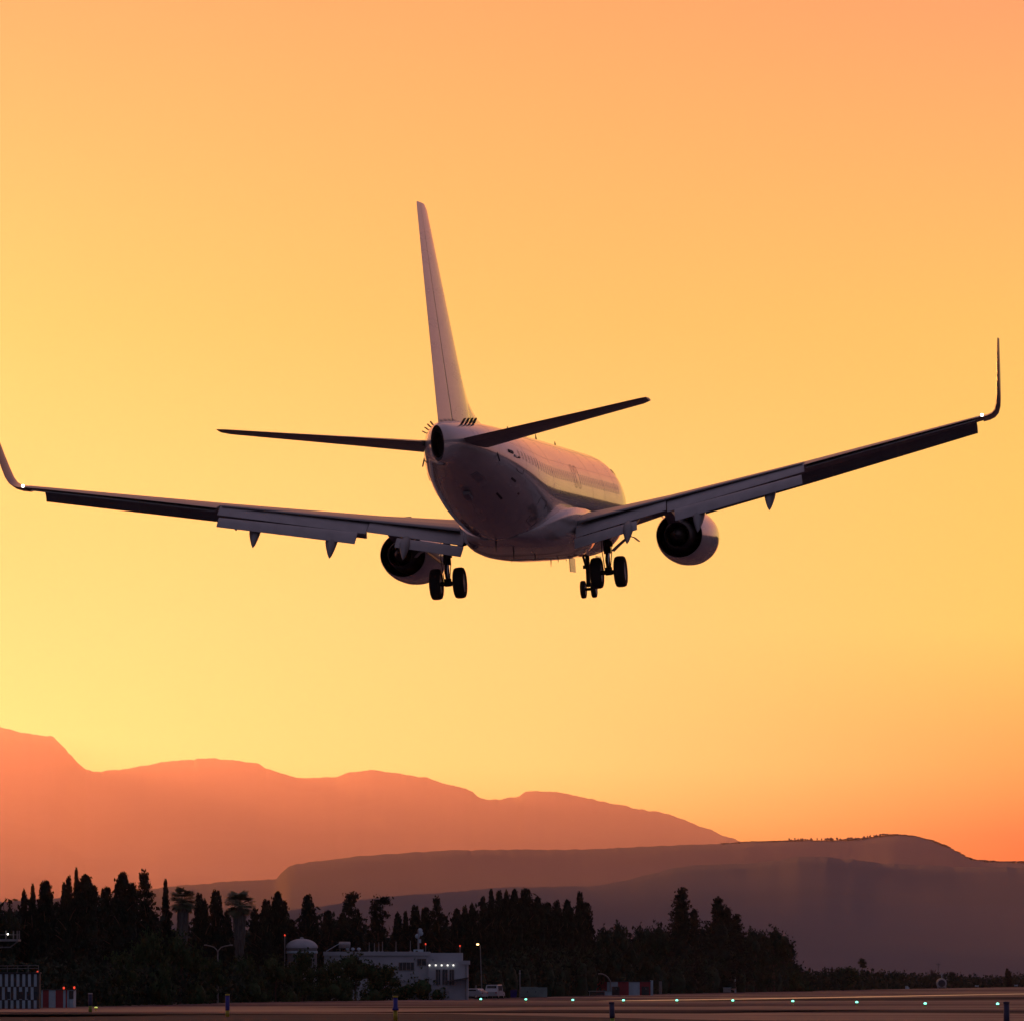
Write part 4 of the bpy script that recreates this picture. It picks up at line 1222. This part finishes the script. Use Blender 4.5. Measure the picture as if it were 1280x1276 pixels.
# round building with a dome
S2 = Site(377, edge_Y(377) + 34)
d_ = S2.root('domed_building'); tag(d_, 'small round building with a pale shallow dome behind the bushes', 'building')
rad = 20.2 * S2.k
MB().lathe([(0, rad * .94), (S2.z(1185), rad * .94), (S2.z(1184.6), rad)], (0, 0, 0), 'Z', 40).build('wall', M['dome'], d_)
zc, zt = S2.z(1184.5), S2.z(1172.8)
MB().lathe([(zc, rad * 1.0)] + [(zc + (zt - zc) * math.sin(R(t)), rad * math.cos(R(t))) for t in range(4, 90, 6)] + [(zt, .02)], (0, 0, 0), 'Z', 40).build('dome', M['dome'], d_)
MB().lathe([(zt - .02, .22), (zt + .12, .26), (zt + .22, .02)], (0, 0, 0), 'Z', 12).build('finial', M['dome'], d_)
MB().lathe([(S2.z(1191.5), rad * .96), (S2.z(1191.5), rad * .985), (S2.z(1188.5), rad * .985), (S2.z(1188.5), rad * .96)], (0, 0, 0), 'Z', 40).build('band', M['white_panel'], d_)
red_light(356, 1168.5, S2.Y - 3, 0, 'red warning light on a pole left of the pale dome')


# red or dark and white chequered huts at the left edge
S3 = Site(0, edge_Y(20) + 4)
h_ = S3.root('chequered_hut'); tag(h_, 'hut with white and dark upright panels in three offset rows, cut by the left edge', 'hut')
xa, xb = S3.x(-30), S3.x(49)
zb = [0, S3.z(1249.3), S3.z(1232.8), S3.z(1216.5)]
wbox(MB(), xa, xb, 0, zb[3], .08, 1.6).build('wall', M['dark_panel'], h_)
pitch = 7.2 * S3.k
for row in range(3):
    mb = MB(); x = xa + (0 if row % 2 == 0 else pitch * .48); n = 0
    while x + pitch * .5 < xb:
        mb.add([(x + .0, 0, zb[row] + .02), (x + pitch * .5, 0, zb[row] + .02), (x + pitch * (.46 + .02 * (n % 3)), 0, zb[row + 1] - .03), (x - .02 * (n % 2), 0, zb[row + 1] - .03),
                (x + .0, .09, zb[row] + .02), (x + pitch * .5, .09, zb[row] + .02), (x + pitch * (.46 + .02 * (n % 3)), .09, zb[row + 1] - .03), (x - .02 * (n % 2), .09, zb[row + 1] - .03)],
               [(0, 1, 2, 3), (4, 5, 6, 7), (0, 1, 5, 4), (1, 2, 6, 5), (2, 3, 7, 6), (3, 0, 4, 7)], 0, False)
        x += pitch; n += 1
    mb.build('panel_row', M['white_panel'], h_)
for px in (10.5, 26, 35.5, 44.5):
    wbox(MB(), S3.x(px) - .16, S3.x(px) + .16, S3.z(1248), S3.z(1239), -.03, .05).build('window', M['window_dark'], h_)
wbox(MB(), xa, S3.x(49.8), zb[3], S3.z(1214.6), -.1, 1.7).build('roof', M['dark_panel'], h_)
mb = MB()
for z_ in (S3.z(1207), S3.z(1210.5)): mb.tube([(xa, 0, z_), (S3.x(48), 0, z_ + .05)], .025, 5)
for k in range(7): mb.tube([(xa + (S3.x(48) - xa) * k / 6, 0, S3.z(1214.6)), (xa + (S3.x(48) - xa) * k / 6, 0, S3.z(1206.5))], .025, 5)
mb.build('railing', M['pole_grey'], h_)
red_light(47.2, 1214.6, S3.Y + .4, S3.z(1217) , 'red warning light on the corner of the chequered hut')
S4 = Site(52, edge_Y(70) + 6)
h_ = S4.root('striped_hut'); tag(h_, 'low hut with uneven purple and pale upright stripes beside the chequered hut', 'hut')
zt = S4.z(1237)
cols = [(51.5, 53.5, 'white_panel'), (53.5, 61, 'red_panel'), (61, 69.5, 'white_panel'), (69.5, 79, 'red_panel'), (79, 82, 'white_panel'), (82, 84, 'red_panel'), (84, 86, 'white_panel'), (86.6, 92, 'white_panel')]
for a, c, mt in cols:
    wbox(MB(), S4.x(a) + .004, S4.x(c) - .004, 0, zt, 0, 3).build('wall_panel', M[mt], h_)
wbox(MB(), S4.x(86.5), S4.x(92), S4.z(1248), S4.z(1238), -.05, -.005).build('shutter', M['dark_panel'], h_)
wbox(MB(), S4.x(51), S4.x(93), zt + .004, zt + .08, -.08, 3.1).build('roof', M['dark_panel'], h_)
red_light(79.8, 1234.4, S4.Y + .5, zt + .08, 'red warning light over the middle of the low striped hut')
red_light(92.8, 1233.9, S4.Y + .3, zt - .1, 'red warning light on the right corner of the low striped hut')

# raised platform in the trees at the left edge
S5 = Site(6, edge_Y(6) + 40)
p_ = S5.root('viewing_platform'); tag(p_, 'dim raised platform with railing and small lamp among trees at the left edge', 'platform')
wbox(MB(), S5.x(-30), S5.x(24), S5.z(1176), S5.z(1173.5), -1.5, 1.5).build('deck', M['grey_metal'], p_)
mb = MB()
for px in (-20, 8.5, 18, 22.6, 25.2): mb.tube([(S5.x(px), -1.4, S5.z(1174)), (S5.x(px), -1.4, S5.z(1163))], .06, 6)
mb.tube([(S5.x(-30), -1.4, S5.z(1168)), (S5.x(25), -1.4, S5.z(1168))], .04, 6); mb.build('railing', M['pole_grey'], p_)
MB().tube([(S5.x(-26), 0, 0), (S5.x(-26), 0, S5.z(1176))], .3, 10).tube([(S5.x(-4), 0, 0), (S5.x(-4), 0, S5.z(1176))], .25, 10).build('leg', M['pole_grey'], p_)
MB().tube([(S5.x(24), -1.2, S5.z(1175.5)), (S5.x(14), -1.2, S5.z(1183.5)), (S5.x(-24), -1.2, S5.z(1184.5))], .07, 6).build('brace', M['pole_grey'], p_)
MB().lathe([(-.06, .02), (-.05, .06), (.05, .06), (.06, .02)], (S5.x(11), -1.5, S5.z(1167.3)), 'Z', 10).build('lamp', M['white_lamp'], p_)

# street lamps
S6 = Site(272, edge_Y(272) + 8)
l_ = S6.root('street_lamp'); tag(l_, 'unlit double-arm street lamp with two curved arms in front of the palms', 'street lamp')
zt = S6.z(1181)
MB().tube([(0, 0, 0), (0, 0, S6.z(1190))], [.11, .075], 10).build('pole', M['pole_grey'], l_)
for sd, ex in ((-1, 254.5), (1, 291)):
    xe = S6.x(ex)
    MB().tube([(0, 0, S6.z(1190) - .02), (sd * .10, 0, S6.z(1187)), (sd * .40, 0, S6.z(1183.5)), (sd * .8, 0, S6.z(1182)), (xe * .82, 0, zt)], .055, 8).build('arm', M['pole_grey'], l_)
    MB().loft([[Vector((xe * f - sd * 0, y * w, zt + z * q)) for y, z in ((-1, 0), (-.7, .09), (.7, .09), (1, 0), (.7, -.05), (-.7, -.05))] for f, w, q in ((.74, .06, .6), (.82, .13, 1), (.96, .12, 1), (1.0, .05, .5))]).build('lamp_head', M['pole_grey'], l_)
S7 = Site(602.5, edge_Y(602) + 9)
l_ = S7.root('street_lamp'); tag(l_, 'tall single street lamp with a warm lit head right of the white building', 'street lamp')
MB().tube([(0, 0, 0), (S7.x(600.3), 0, S7.z(1183)), (S7.x(599.3), 0, S7.z(1180))], [.10, .06, .05], 10).build('pole', M['pole_grey'], l_)
hd = MB().loft([[Vector((S7.x(f), y * w, S7.z(1179) + z * w)) for y, z in ((-1, 0), (0, .6), (1, 0), (0, -.15))] for f, w in ((599.8, .06), (598.6, .16), (596.2, .18), (594.6, .08))]).build('lamp_head', M['pole_grey'], l_)
MB().lathe([(-.11, .02), (-.08, .15), (0, .20), (.08, .15), (.11, .02)], (S7.x(597), -.05, S7.z(1179.9)), 'Z', 14).build('bulb', M['amber_lamp'], hd)
for px, top, lb in ((595, 1231, 'short grey post left of the tall lit street lamp'), (649.8, 1212, 'thin pale pole rising behind the green cabinet'), (825.5, 1226, 'pale thick post right of the red and white striped hut')):
    Q = Site(px, edge_Y(px) + (8 if px < 700 else 12)); q_ = Q.root('post'); tag(q_, lb, 'post')
    MB().tube([(0, 0, 0), (0, 0, Q.z(top))], .10 if px != 825.5 else .26, 8).build('shaft', M['pole_grey'], q_)
    MB().box((0, -.02, Q.z(top) - (.5 if px < 700 else .1)), (.3, .3, .22)).build('box', M['grey_metal'], q_)


# vehicles
def van(px0, px1, py, Yo, label, name, hgt, heading):
    Q = Site((px0 + px1) / 2, edge_Y((px0 + px1) / 2) + Yo)
    w = 1.85; Lg = 4.6
    v_ = Q.root(name); v_.rotation_euler = (0, 0, heading); tag(v_, label, 'van' if hgt > 1.7 else 'car', 'vehicles parked by the buildings')
    H_ = hgt
    prof_ = [(-Lg / 2, .35), (-Lg / 2, .95), (-Lg / 2 + .25, 1.0 if H_ < 1.7 else 1.25), (-Lg / 2 + .75, H_ - .02), (Lg / 2 - 1.9 if H_ < 1.7 else Lg / 2 - 1.4, H_), (Lg / 2 - 1.0, 1.0), (Lg / 2 - .1, .85), (Lg / 2, .4)]
    rings = []
    for xx, sc in ((-w / 2, .0), (-w / 2 + .06, .0), (w / 2 - .06, .0), (w / 2, 0)):
        ins = .06 if abs(xx) == w / 2 else 0
        rings.append([Vector((xx * (1 - .10 * max(0, z - .95)), y, max(.32 + ins, z - ins))) for y, z in prof_])
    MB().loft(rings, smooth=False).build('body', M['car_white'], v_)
    zg0, zg1 = (.98, H_ - .14)
    yb = -Lg / 2 + .25
    mb = MB(); mb.add([(-w * .40, yb + (.05 if H_ < 1.7 else .02), zg0 + .08), (w * .40, yb + (.05 if H_ < 1.7 else .02), zg0 + .08), (w * .36, -Lg / 2 + .62, zg1), (-w * .36, -Lg / 2 + .62, zg1), (-w * .40, yb + .3, zg0 + .08), (w * .40, yb + .3, zg0 + .08), (w * .36, -Lg / 2 + .9, zg1), (-w * .36, -Lg / 2 + .9, zg1)],
        [(0, 1, 2, 3), (4, 5, 6, 7), (0, 1, 5, 4), (1, 2, 6, 5), (2, 3, 7, 6), (3, 0, 4, 7)], 0, False)
    for vtx in range(4): x, y, z = mb.v[vtx]; mb.v[vtx] = (x, y - .06, z)
    mb.build('rear_window', M['car_glass'], v_)
    for sd in (-1, 1):
        wbox(MB(), sd * (w / 2 - .06) - .04, sd * (w / 2 - .06) + .04, zg0 + .06, zg1 - .02, -Lg / 2 + .95, Lg / 2 - 1.6).build('side_window', M['car_glass'], v_)
        wbox(MB(), sd * .76 - .1, sd * .76 + .1, .72, .92, -Lg / 2 - .03, -Lg / 2 + .05).build('tail_light', M['red_panel'], v_)
        for yy in (-1.4, 1.4):
            wl_ = MB().lathe([(-.1, .1), (-.1, .28), (-.06, .32), (.06, .32), (.1, .28), (.1, .1)], (sd * (w / 2 - .1), yy, .32), 'X', 20).build('wheel', M['rubber'], v_)
            MB().lathe([(-.105, .02), (-.105, .2), (.105, .2), (.105, .02)], (sd * (w / 2 - .1), yy, .32), 'X', 14).build('rim', M['rim'], wl_)


van(610, 627, 1247, 4, 'white van parked in the dark right of the tall lit street lamp', 'parked_van', 1.95, R(-14))
van(583, 592, 1247, 3.5, 'small white car nosing out behind the corner of the white building', 'parked_car', 1.45, R(64))

# green cabinet, blue bin
S8 = Site(667, edge_Y(667) + 6)
c_b = S8.root('equipment_cabinet'); tag(c_b, 'wide pale green equipment cabinet with two doors beside the taxiway', 'cabinet')
wbox(MB(), S8.x(650), S8.x(672), .08, S8.z(1233), 0, 2.2).build('body', M['cabinet'], c_b)
wbox(MB(), S8.x(672) + .01, S8.x(684), .08, S8.z(1233.6), .15, 2.0).build('side_cabinet', M['cabinet'], c_b)
wbox(MB(), S8.x(649.6), S8.x(684.3), 0, .078, -.1, 2.3).build('plinth', M['dark_panel'], c_b)
for a, c in ((651, 660.5), (661, 671)):
    dr = wbox(MB(), S8.x(a), S8.x(c), .2, S8.z(1234), -.04, -.002).build('door', M['cabinet'], c_b)
    wbox(MB(), S8.x(c) - .2, S8.x(c) - .12, .7, 1.0, -.08, -.042).build('handle', M['seam'], dr)
S9 = Site(642, edge_Y(642) + 7)
q_ = S9.root('waste_bin'); tag(q_, 'dark blue bin standing left of the green cabinet', 'bin')
MB().loft([[Vector((x * f, y * f, z)) for x, y in ((-.5, -.45), (.5, -.45), (.5, .45), (-.5, .45))] for f, z in ((.8, .05), (1.0, 1.1), (1.02, 1.15))], smooth=False).build('bin_body', M['blue_paint'], q_)
MB().box((0, 0, 1.21), (1.1, 1.0, .1)).build('lid', M['navy_paint'], q_)

# red and white striped hut with what stands in front of it
S10 = Site(718, edge_Y(767) + 9)
h_ = S10.root('striped_hut'); tag(h_, 'long low hut with wide red and white upright stripes beside the taxiway lights', 'hut')
for k in range(7):
    a = 718 + k * 13.6
    wbox(MB(), S10.x(a) + .004, S10.x(a + 13.6) - .004, 0, S10.z(1226.8), 0, 3.5).build('wall_panel', M['red_panel' if k % 2 == 0 else 'white_panel'], h_)
wbox(MB(), S10.x(717.4), S10.x(814), S10.z(1226.8) + .004, S10.z(1225.8), -.12, 3.6).build('roof', M['dark_panel'], h_)
wbox(MB(), S10.x(813.4), S10.x(816.4), 0, S10.z(1224.8), -.1, 3.4).build('end_pier', M['white_panel'], h_)
for a, c in ((720.5, 730.5), (765, 774.5), (802, 811.5)):
    d1 = wbox(MB(), S10.x(a), S10.x(c), .03, S10.z(1232.6), -.05, -.002).build('doorway', M['dark_panel'], h_)
    MB().lathe([(-.04, .01), (-.03, .07), (.03, .07), (.04, .01)], (S10.x((a + c) / 2) + .1, -.09, S10.z(1235.5)), 'Y', 10).build('lamp', M['white_panel'], d1)
S11 = Site(746, edge_Y(746) + 5)
q_ = S11.root('workbench'); tag(q_, 'low dark bench in front of the red and white striped hut', 'bench')
MB().box((0, 0, .78), (S11.x(757) - S11.x(736), .9, .12)).build('top', M['grey_metal'], q_)
wbox(MB(), S11.x(738), S11.x(755), .12, .6, -.3, .3).build('shelf_box', M['dark_panel'], q_)
for sx in (737, 756):
    for sy in (-.35, .35): MB().tube([(S11.x(sx), sy, 0), (S11.x(sx), sy, .72)], .05, 6).build('leg', M['grey_metal'], q_)
S12 = Site(760, edge_Y(760) + 4)
q_ = S12.root('storage_box'); tag(q_, 'small pale box beside the low bench at the striped hut', 'box')
wbox(MB(), -.6, .6, .05, .72, -.4, .4).build('body', M['white_panel'], q_); wbox(MB(), -.64, .64, .725, .80, -.44, .44).build('lid', M['cabinet'], q_)
S13 = Site(750, edge_Y(750) + 30)
q_ = S13.root('arched_shelter'); tag(q_, 'curved pale-edged shelter roof showing above the red and white striped hut', 'shelter')
mb = MB(); rings = []
for yy in (0, .25): pass
arc = [(math.cos(t), math.sin(t)) for t in [R(20 + 14 * k) for k in range(9)]]
ra = 14 * S13.k; zc = S13.z(1230)
for rr, y0, y1, nm, mt in ((1.0, -.2, .05, 'roof_edge', 'dome'), (.96, .06, 6.0, 'roof', 'dark_panel')):
    MB().loft([[Vector((c * ra * rr, y0, zc + s2 * ra * rr)), Vector((c * ra * (rr - .07), y0, zc + s2 * ra * (rr - .07))), Vector((c * ra * (rr - .07), y1, zc + s2 * ra * (rr - .07))), Vector((c * ra * rr, y1, zc + s2 * ra * rr))] for c, s2 in arc], smooth=False).build(nm, M[mt], q_)
for sx in (-1, 1):
    MB().tube([(sx * ra * .93, .2, 0), (sx * ra * .93, .2, zc + ra * .36)], .12, 8).build('column', M['grey_metal'], q_)

# right-hand small things
S14 = Site(919, edge_Y(919) + 4)
q_ = S14.root('marker_mast'); tag(q_, 'slim pale mast tapering to a point at the pavement edge beneath the last tall trees', 'mast')
MB().tube([(0, 0, 0), (0, 0, S14.z(1232)), (0, 0, S14.z(1221))], [.22, .17, .03], 8).build('shaft', M['white_panel'], q_)
MB().box((-.25, -.05, S14.z(1235)), (.9, .25, .8), 0, Matrix.Rotation(R(24), 3, 'Y')).build('sign_plate', mat('pale_pink_plate', (.62, .36, .30), .6), q_)
S15 = Site(909, edge_Y(909) + 4)
q_ = S15.root('equipment_box'); tag(q_, 'low grey box left of the slim pale mast', 'box')
wbox(MB(), -.8, .8, .1, 1.0, -.5, .5).build('body', M['grey_metal'], q_); wbox(MB(), -.86, .86, 1.004, 1.1, -.56, .56).build('lid', M['white_panel'], q_)
S16 = Site(1133.5, edge_Y(1133) + 2)
q_ = S16.root('equipment_box'); tag(q_, 'tiny pale box left of the rounded vehicle on the far right', 'box')
wbox(MB(), -.45, .45, 0, .95, -.4, .4).build('body', M['white_panel'], q_); wbox(MB(), -.15, .75, 0, .5, -.6, -.41).build('step', M['white_panel'], q_)
S17 = Site(1177.3, edge_Y(1177) - 30)
q_ = S17.root('service_vehicle'); tag(q_, 'distant rounded vehicle with a bright pale rim, dark front and thin mast', 'vehicle')
k = S17.k
ring = lambda rr, y, z0=1.75: [Vector((rr * 1.0 * math.cos(a) * (1 if math.sin(a) > 0 else 1.02), y, max(.35, z0 + rr * 1.0 * math.sin(a)))) for a in [2 * math.pi * j / 28 for j in range(28)]]
MB().loft([ring(6.1 * k, 0), ring(6.2 * k, .5), ring(6.0 * k, 4.5), ring(4.5 * k, 6.2)]).build('body', M['car_white'], q_)
MB().loft([ring(4.4 * k, -.12, 1.65), ring(4.5 * k, .05, 1.65)]).build('windscreen', M['window_dark'], q_)
MB().tube([(.2, 2.0, 1.7 + 5.9 * k), (.2, 2.0, S17.z(1217))], .12, 8).build('mast', M['white_panel'], q_)
MB().box((.25, 2.0, S17.z(1216.6)), (.7, .5, .6)).build('beacon', M['dome'], q_)
for sd in (-1, 1):
    MB().lathe([(-.25, .1), (-.25, .5), (.25, .5), (.25, .1)], (sd * 4.6 * k, .6, .5), 'X', 16).build('wheel', M['rim'], q_)
S18 = Site(1173, edge_Y(1173) + 60)
q_ = S18.root('radio_mast'); tag(q_, 'thin radio mast with a cross-arm rising above the far hedge behind the rounded vehicle', 'mast')
zt = S18.z(1203)
MB().tube([(0, 0, 0), (0, 0, zt)], [.28, .12], 8).build('shaft', M['pole_grey'], q_)
MB().box((0, 0, zt - .6), (1.6, .2, .25)).build('cross_arm', M['pole_grey'], q_)
S19 = Site(1165, edge_Y(1165) + 50)
q_ = S19.root('bare_tree'); tag(q_, 'small leafless tree with upright twigs beside the thin radio mast', 'tree')
rr_ = random.Random(4); mb = MB(); H_ = S19.z(1210)
MB().tube([(0, 0, 0), (.1, 0, H_ * .4)], [.25, .16], 7).build('trunk', M['bark'], q_)
for j in range(26):
    a = rr_.uniform(0, 6.28); l = rr_.uniform(.5, .62) * H_; sp = rr_.uniform(.2, 1.6)
    mb.tube([(.1, 0, H_ * .36), (.1 + math.cos(a) * sp * .5, math.sin(a) * sp * .5, H_ * .36 + l * .55), (.1 + math.cos(a) * sp, math.sin(a) * sp, H_ * .36 + l)], [.08, .06, .03], 4)
mb.build('crown', M['bark'], q_)
for px, w, lb in ((1221, 5, 'pale low slab at the foot of the far hedge, left of two'), (1270, 5, 'pale low slab at the foot of the far hedge near the right edge')):
    Q = Site(px, edge_Y(px) + 3); q_ = Q.root('edge_sign'); tag(q_, lb, 'sign', 'low pale signs by the hedge')
    wbox(MB(), -w * Q.k / 2, w * Q.k / 2, .35, .95, -.1, .1).build('board', M['white_panel'], q_)
    for sx in (-.5, .5): MB().tube([(sx, 0, 0), (sx, 0, .346)], .05, 6).build('leg', M['grey_metal'], q_)

# taxiway lights
ZL = .38
lamps = [(601, 1248.3), (657.3, 1248.6), (716, 1249.4), (779.3, 1249.8), (846, 1249.8), (916, 1250), (991, 1250.8), (1071, 1252.1), (1156.5, 1253.8), (1247, 1254.2)]
names = ['green-white taxiway light at the foot of the tall lit street lamp', 'green-white taxiway light before the green cabinet', 'green-white taxiway light at the left end of the red and white striped hut', 'green-white taxiway light in front of the middle of the red and white striped hut', 'green-white taxiway light right of the red and white striped hut',
         'green-white taxiway light below the slim pale mast', 'green-white taxiway light below the end of the tall trees', 'green-white taxiway light below the lone round-headed tree', 'green-white taxiway light below the rounded vehicle', 'green-white taxiway light at the far right beside a dark blue post']
proto = None
for (px, py), lb in zip(lamps, names):
    p = ground(px, py, ZL)
    if proto is None:
        proto = empty('taxiway_light', (p.x, p.y, 0))
        MB().lathe([(.0, .13), (.03, .13), (.05, .045), (.26, .045), (.28, .13), (.31, .13)], (0, 0, 0), 'Z', 14).build('stem', M['yellow_paint'], proto)
        MB().lathe([(.312, .12), (.36, .145), (.43, .135), (.48, .08), (.50, .01)], (0, 0, 0), 'Z', 14).build('lens', M['green_lamp'], proto)
        o = proto
    else:
        o = copy_tree(proto); o.location = (p.x, p.y, 0)
    tag(o, lb, 'taxiway light', 'green taxiway lights')
p = ground(120, 1258.6, .3)
o = empty('taxiway_light', (p.x, p.y, 0)); tag(o, 'dim yellow ground light beside the grey-topped blue post', 'taxiway light')
MB().lathe([(.0, .13), (.03, .13), (.05, .045), (.2, .045), (.22, .2), (.25, .2)], (0, 0, 0), 'Z', 14).build('stem', M['yellow_paint'], o)
MB().lathe([(.252, .12), (.29, .14), (.34, .10), (.36, .01)], (0, 0, 0), 'Z', 14).build('lens', M['yellow_lamp'], o)


# marker posts
def marker(px, top, base, w, label, cap, body, foot, fshare, tilt=0.0, flare=False):
    g0 = ground(px, base); Y = g0.y; H_ = at(px, top, Y).z; k = Y / LENS_PX; rad = w * k / 2
    r_ = empty('marker_post', (g0.x, Y, 0)); r_.rotation_euler = (0, R(tilt), 0); tag(r_, label, 'marker post', 'blue marker posts along the pavement')
    zf = H_ * fshare
    MB().lathe([(-.02, .02), (-.02, rad * .92), (zf, rad * .92), (zf, .02)], (0, 0, 0), 'Z', 20).build('base', M[foot], r_)
    pr = [(zf + .004, .02), (zf + .004, rad * (1.5 if flare else 1.05)), (zf + .12, rad * (1.4 if flare else 1.05)), (zf + .2, rad * 1.05), (H_ * .93, rad * 1.0), (H_ * .93, .02)]
    MB().lathe(pr, (0, 0, 0), 'Z', 20).build('sleeve', M[body], r_)
    MB().lathe([(H_ * .93 + .003, .02), (H_ * .93 + .003, rad * 1.12), (H_ * .985, rad * 1.12), (H_, rad * .8), (H_, .02)], (0, 0, 0), 'Z', 20).build('cap', M[cap], r_)


marker(112.8, 1240.6, 1264.5, 5.0, 'slim blue post with a grey cap and dull green base near the striped hut', 'grey_metal', 'navy_paint', 'green_paint', .33)
marker(284.3, 1241.8, 1270.5, 5.2, 'blue post with yellow cap and base in front of the double-arm street lamp', 'yellow_paint', 'blue_paint', 'yellow_paint', .28)
marker(494.3, 1244.2, 1275.5, 5.8, 'blue post with a flared collar and long yellow base in front of the white building', 'yellow_paint', 'blue_paint', 'yellow_paint', .42, 0, True)
marker(766.3, 1251.5, 1288, 6.4, 'leaning dark blue post with a lime base before the red and white striped hut', 'navy_paint', 'navy_paint', 'green_paint', .44, -3)
marker(1258.3, 1251.2, 1289, 7.2, 'thick dark blue post at the right edge beside the last taxiway light', 'navy_paint', 'navy_paint', 'navy_paint', .3)
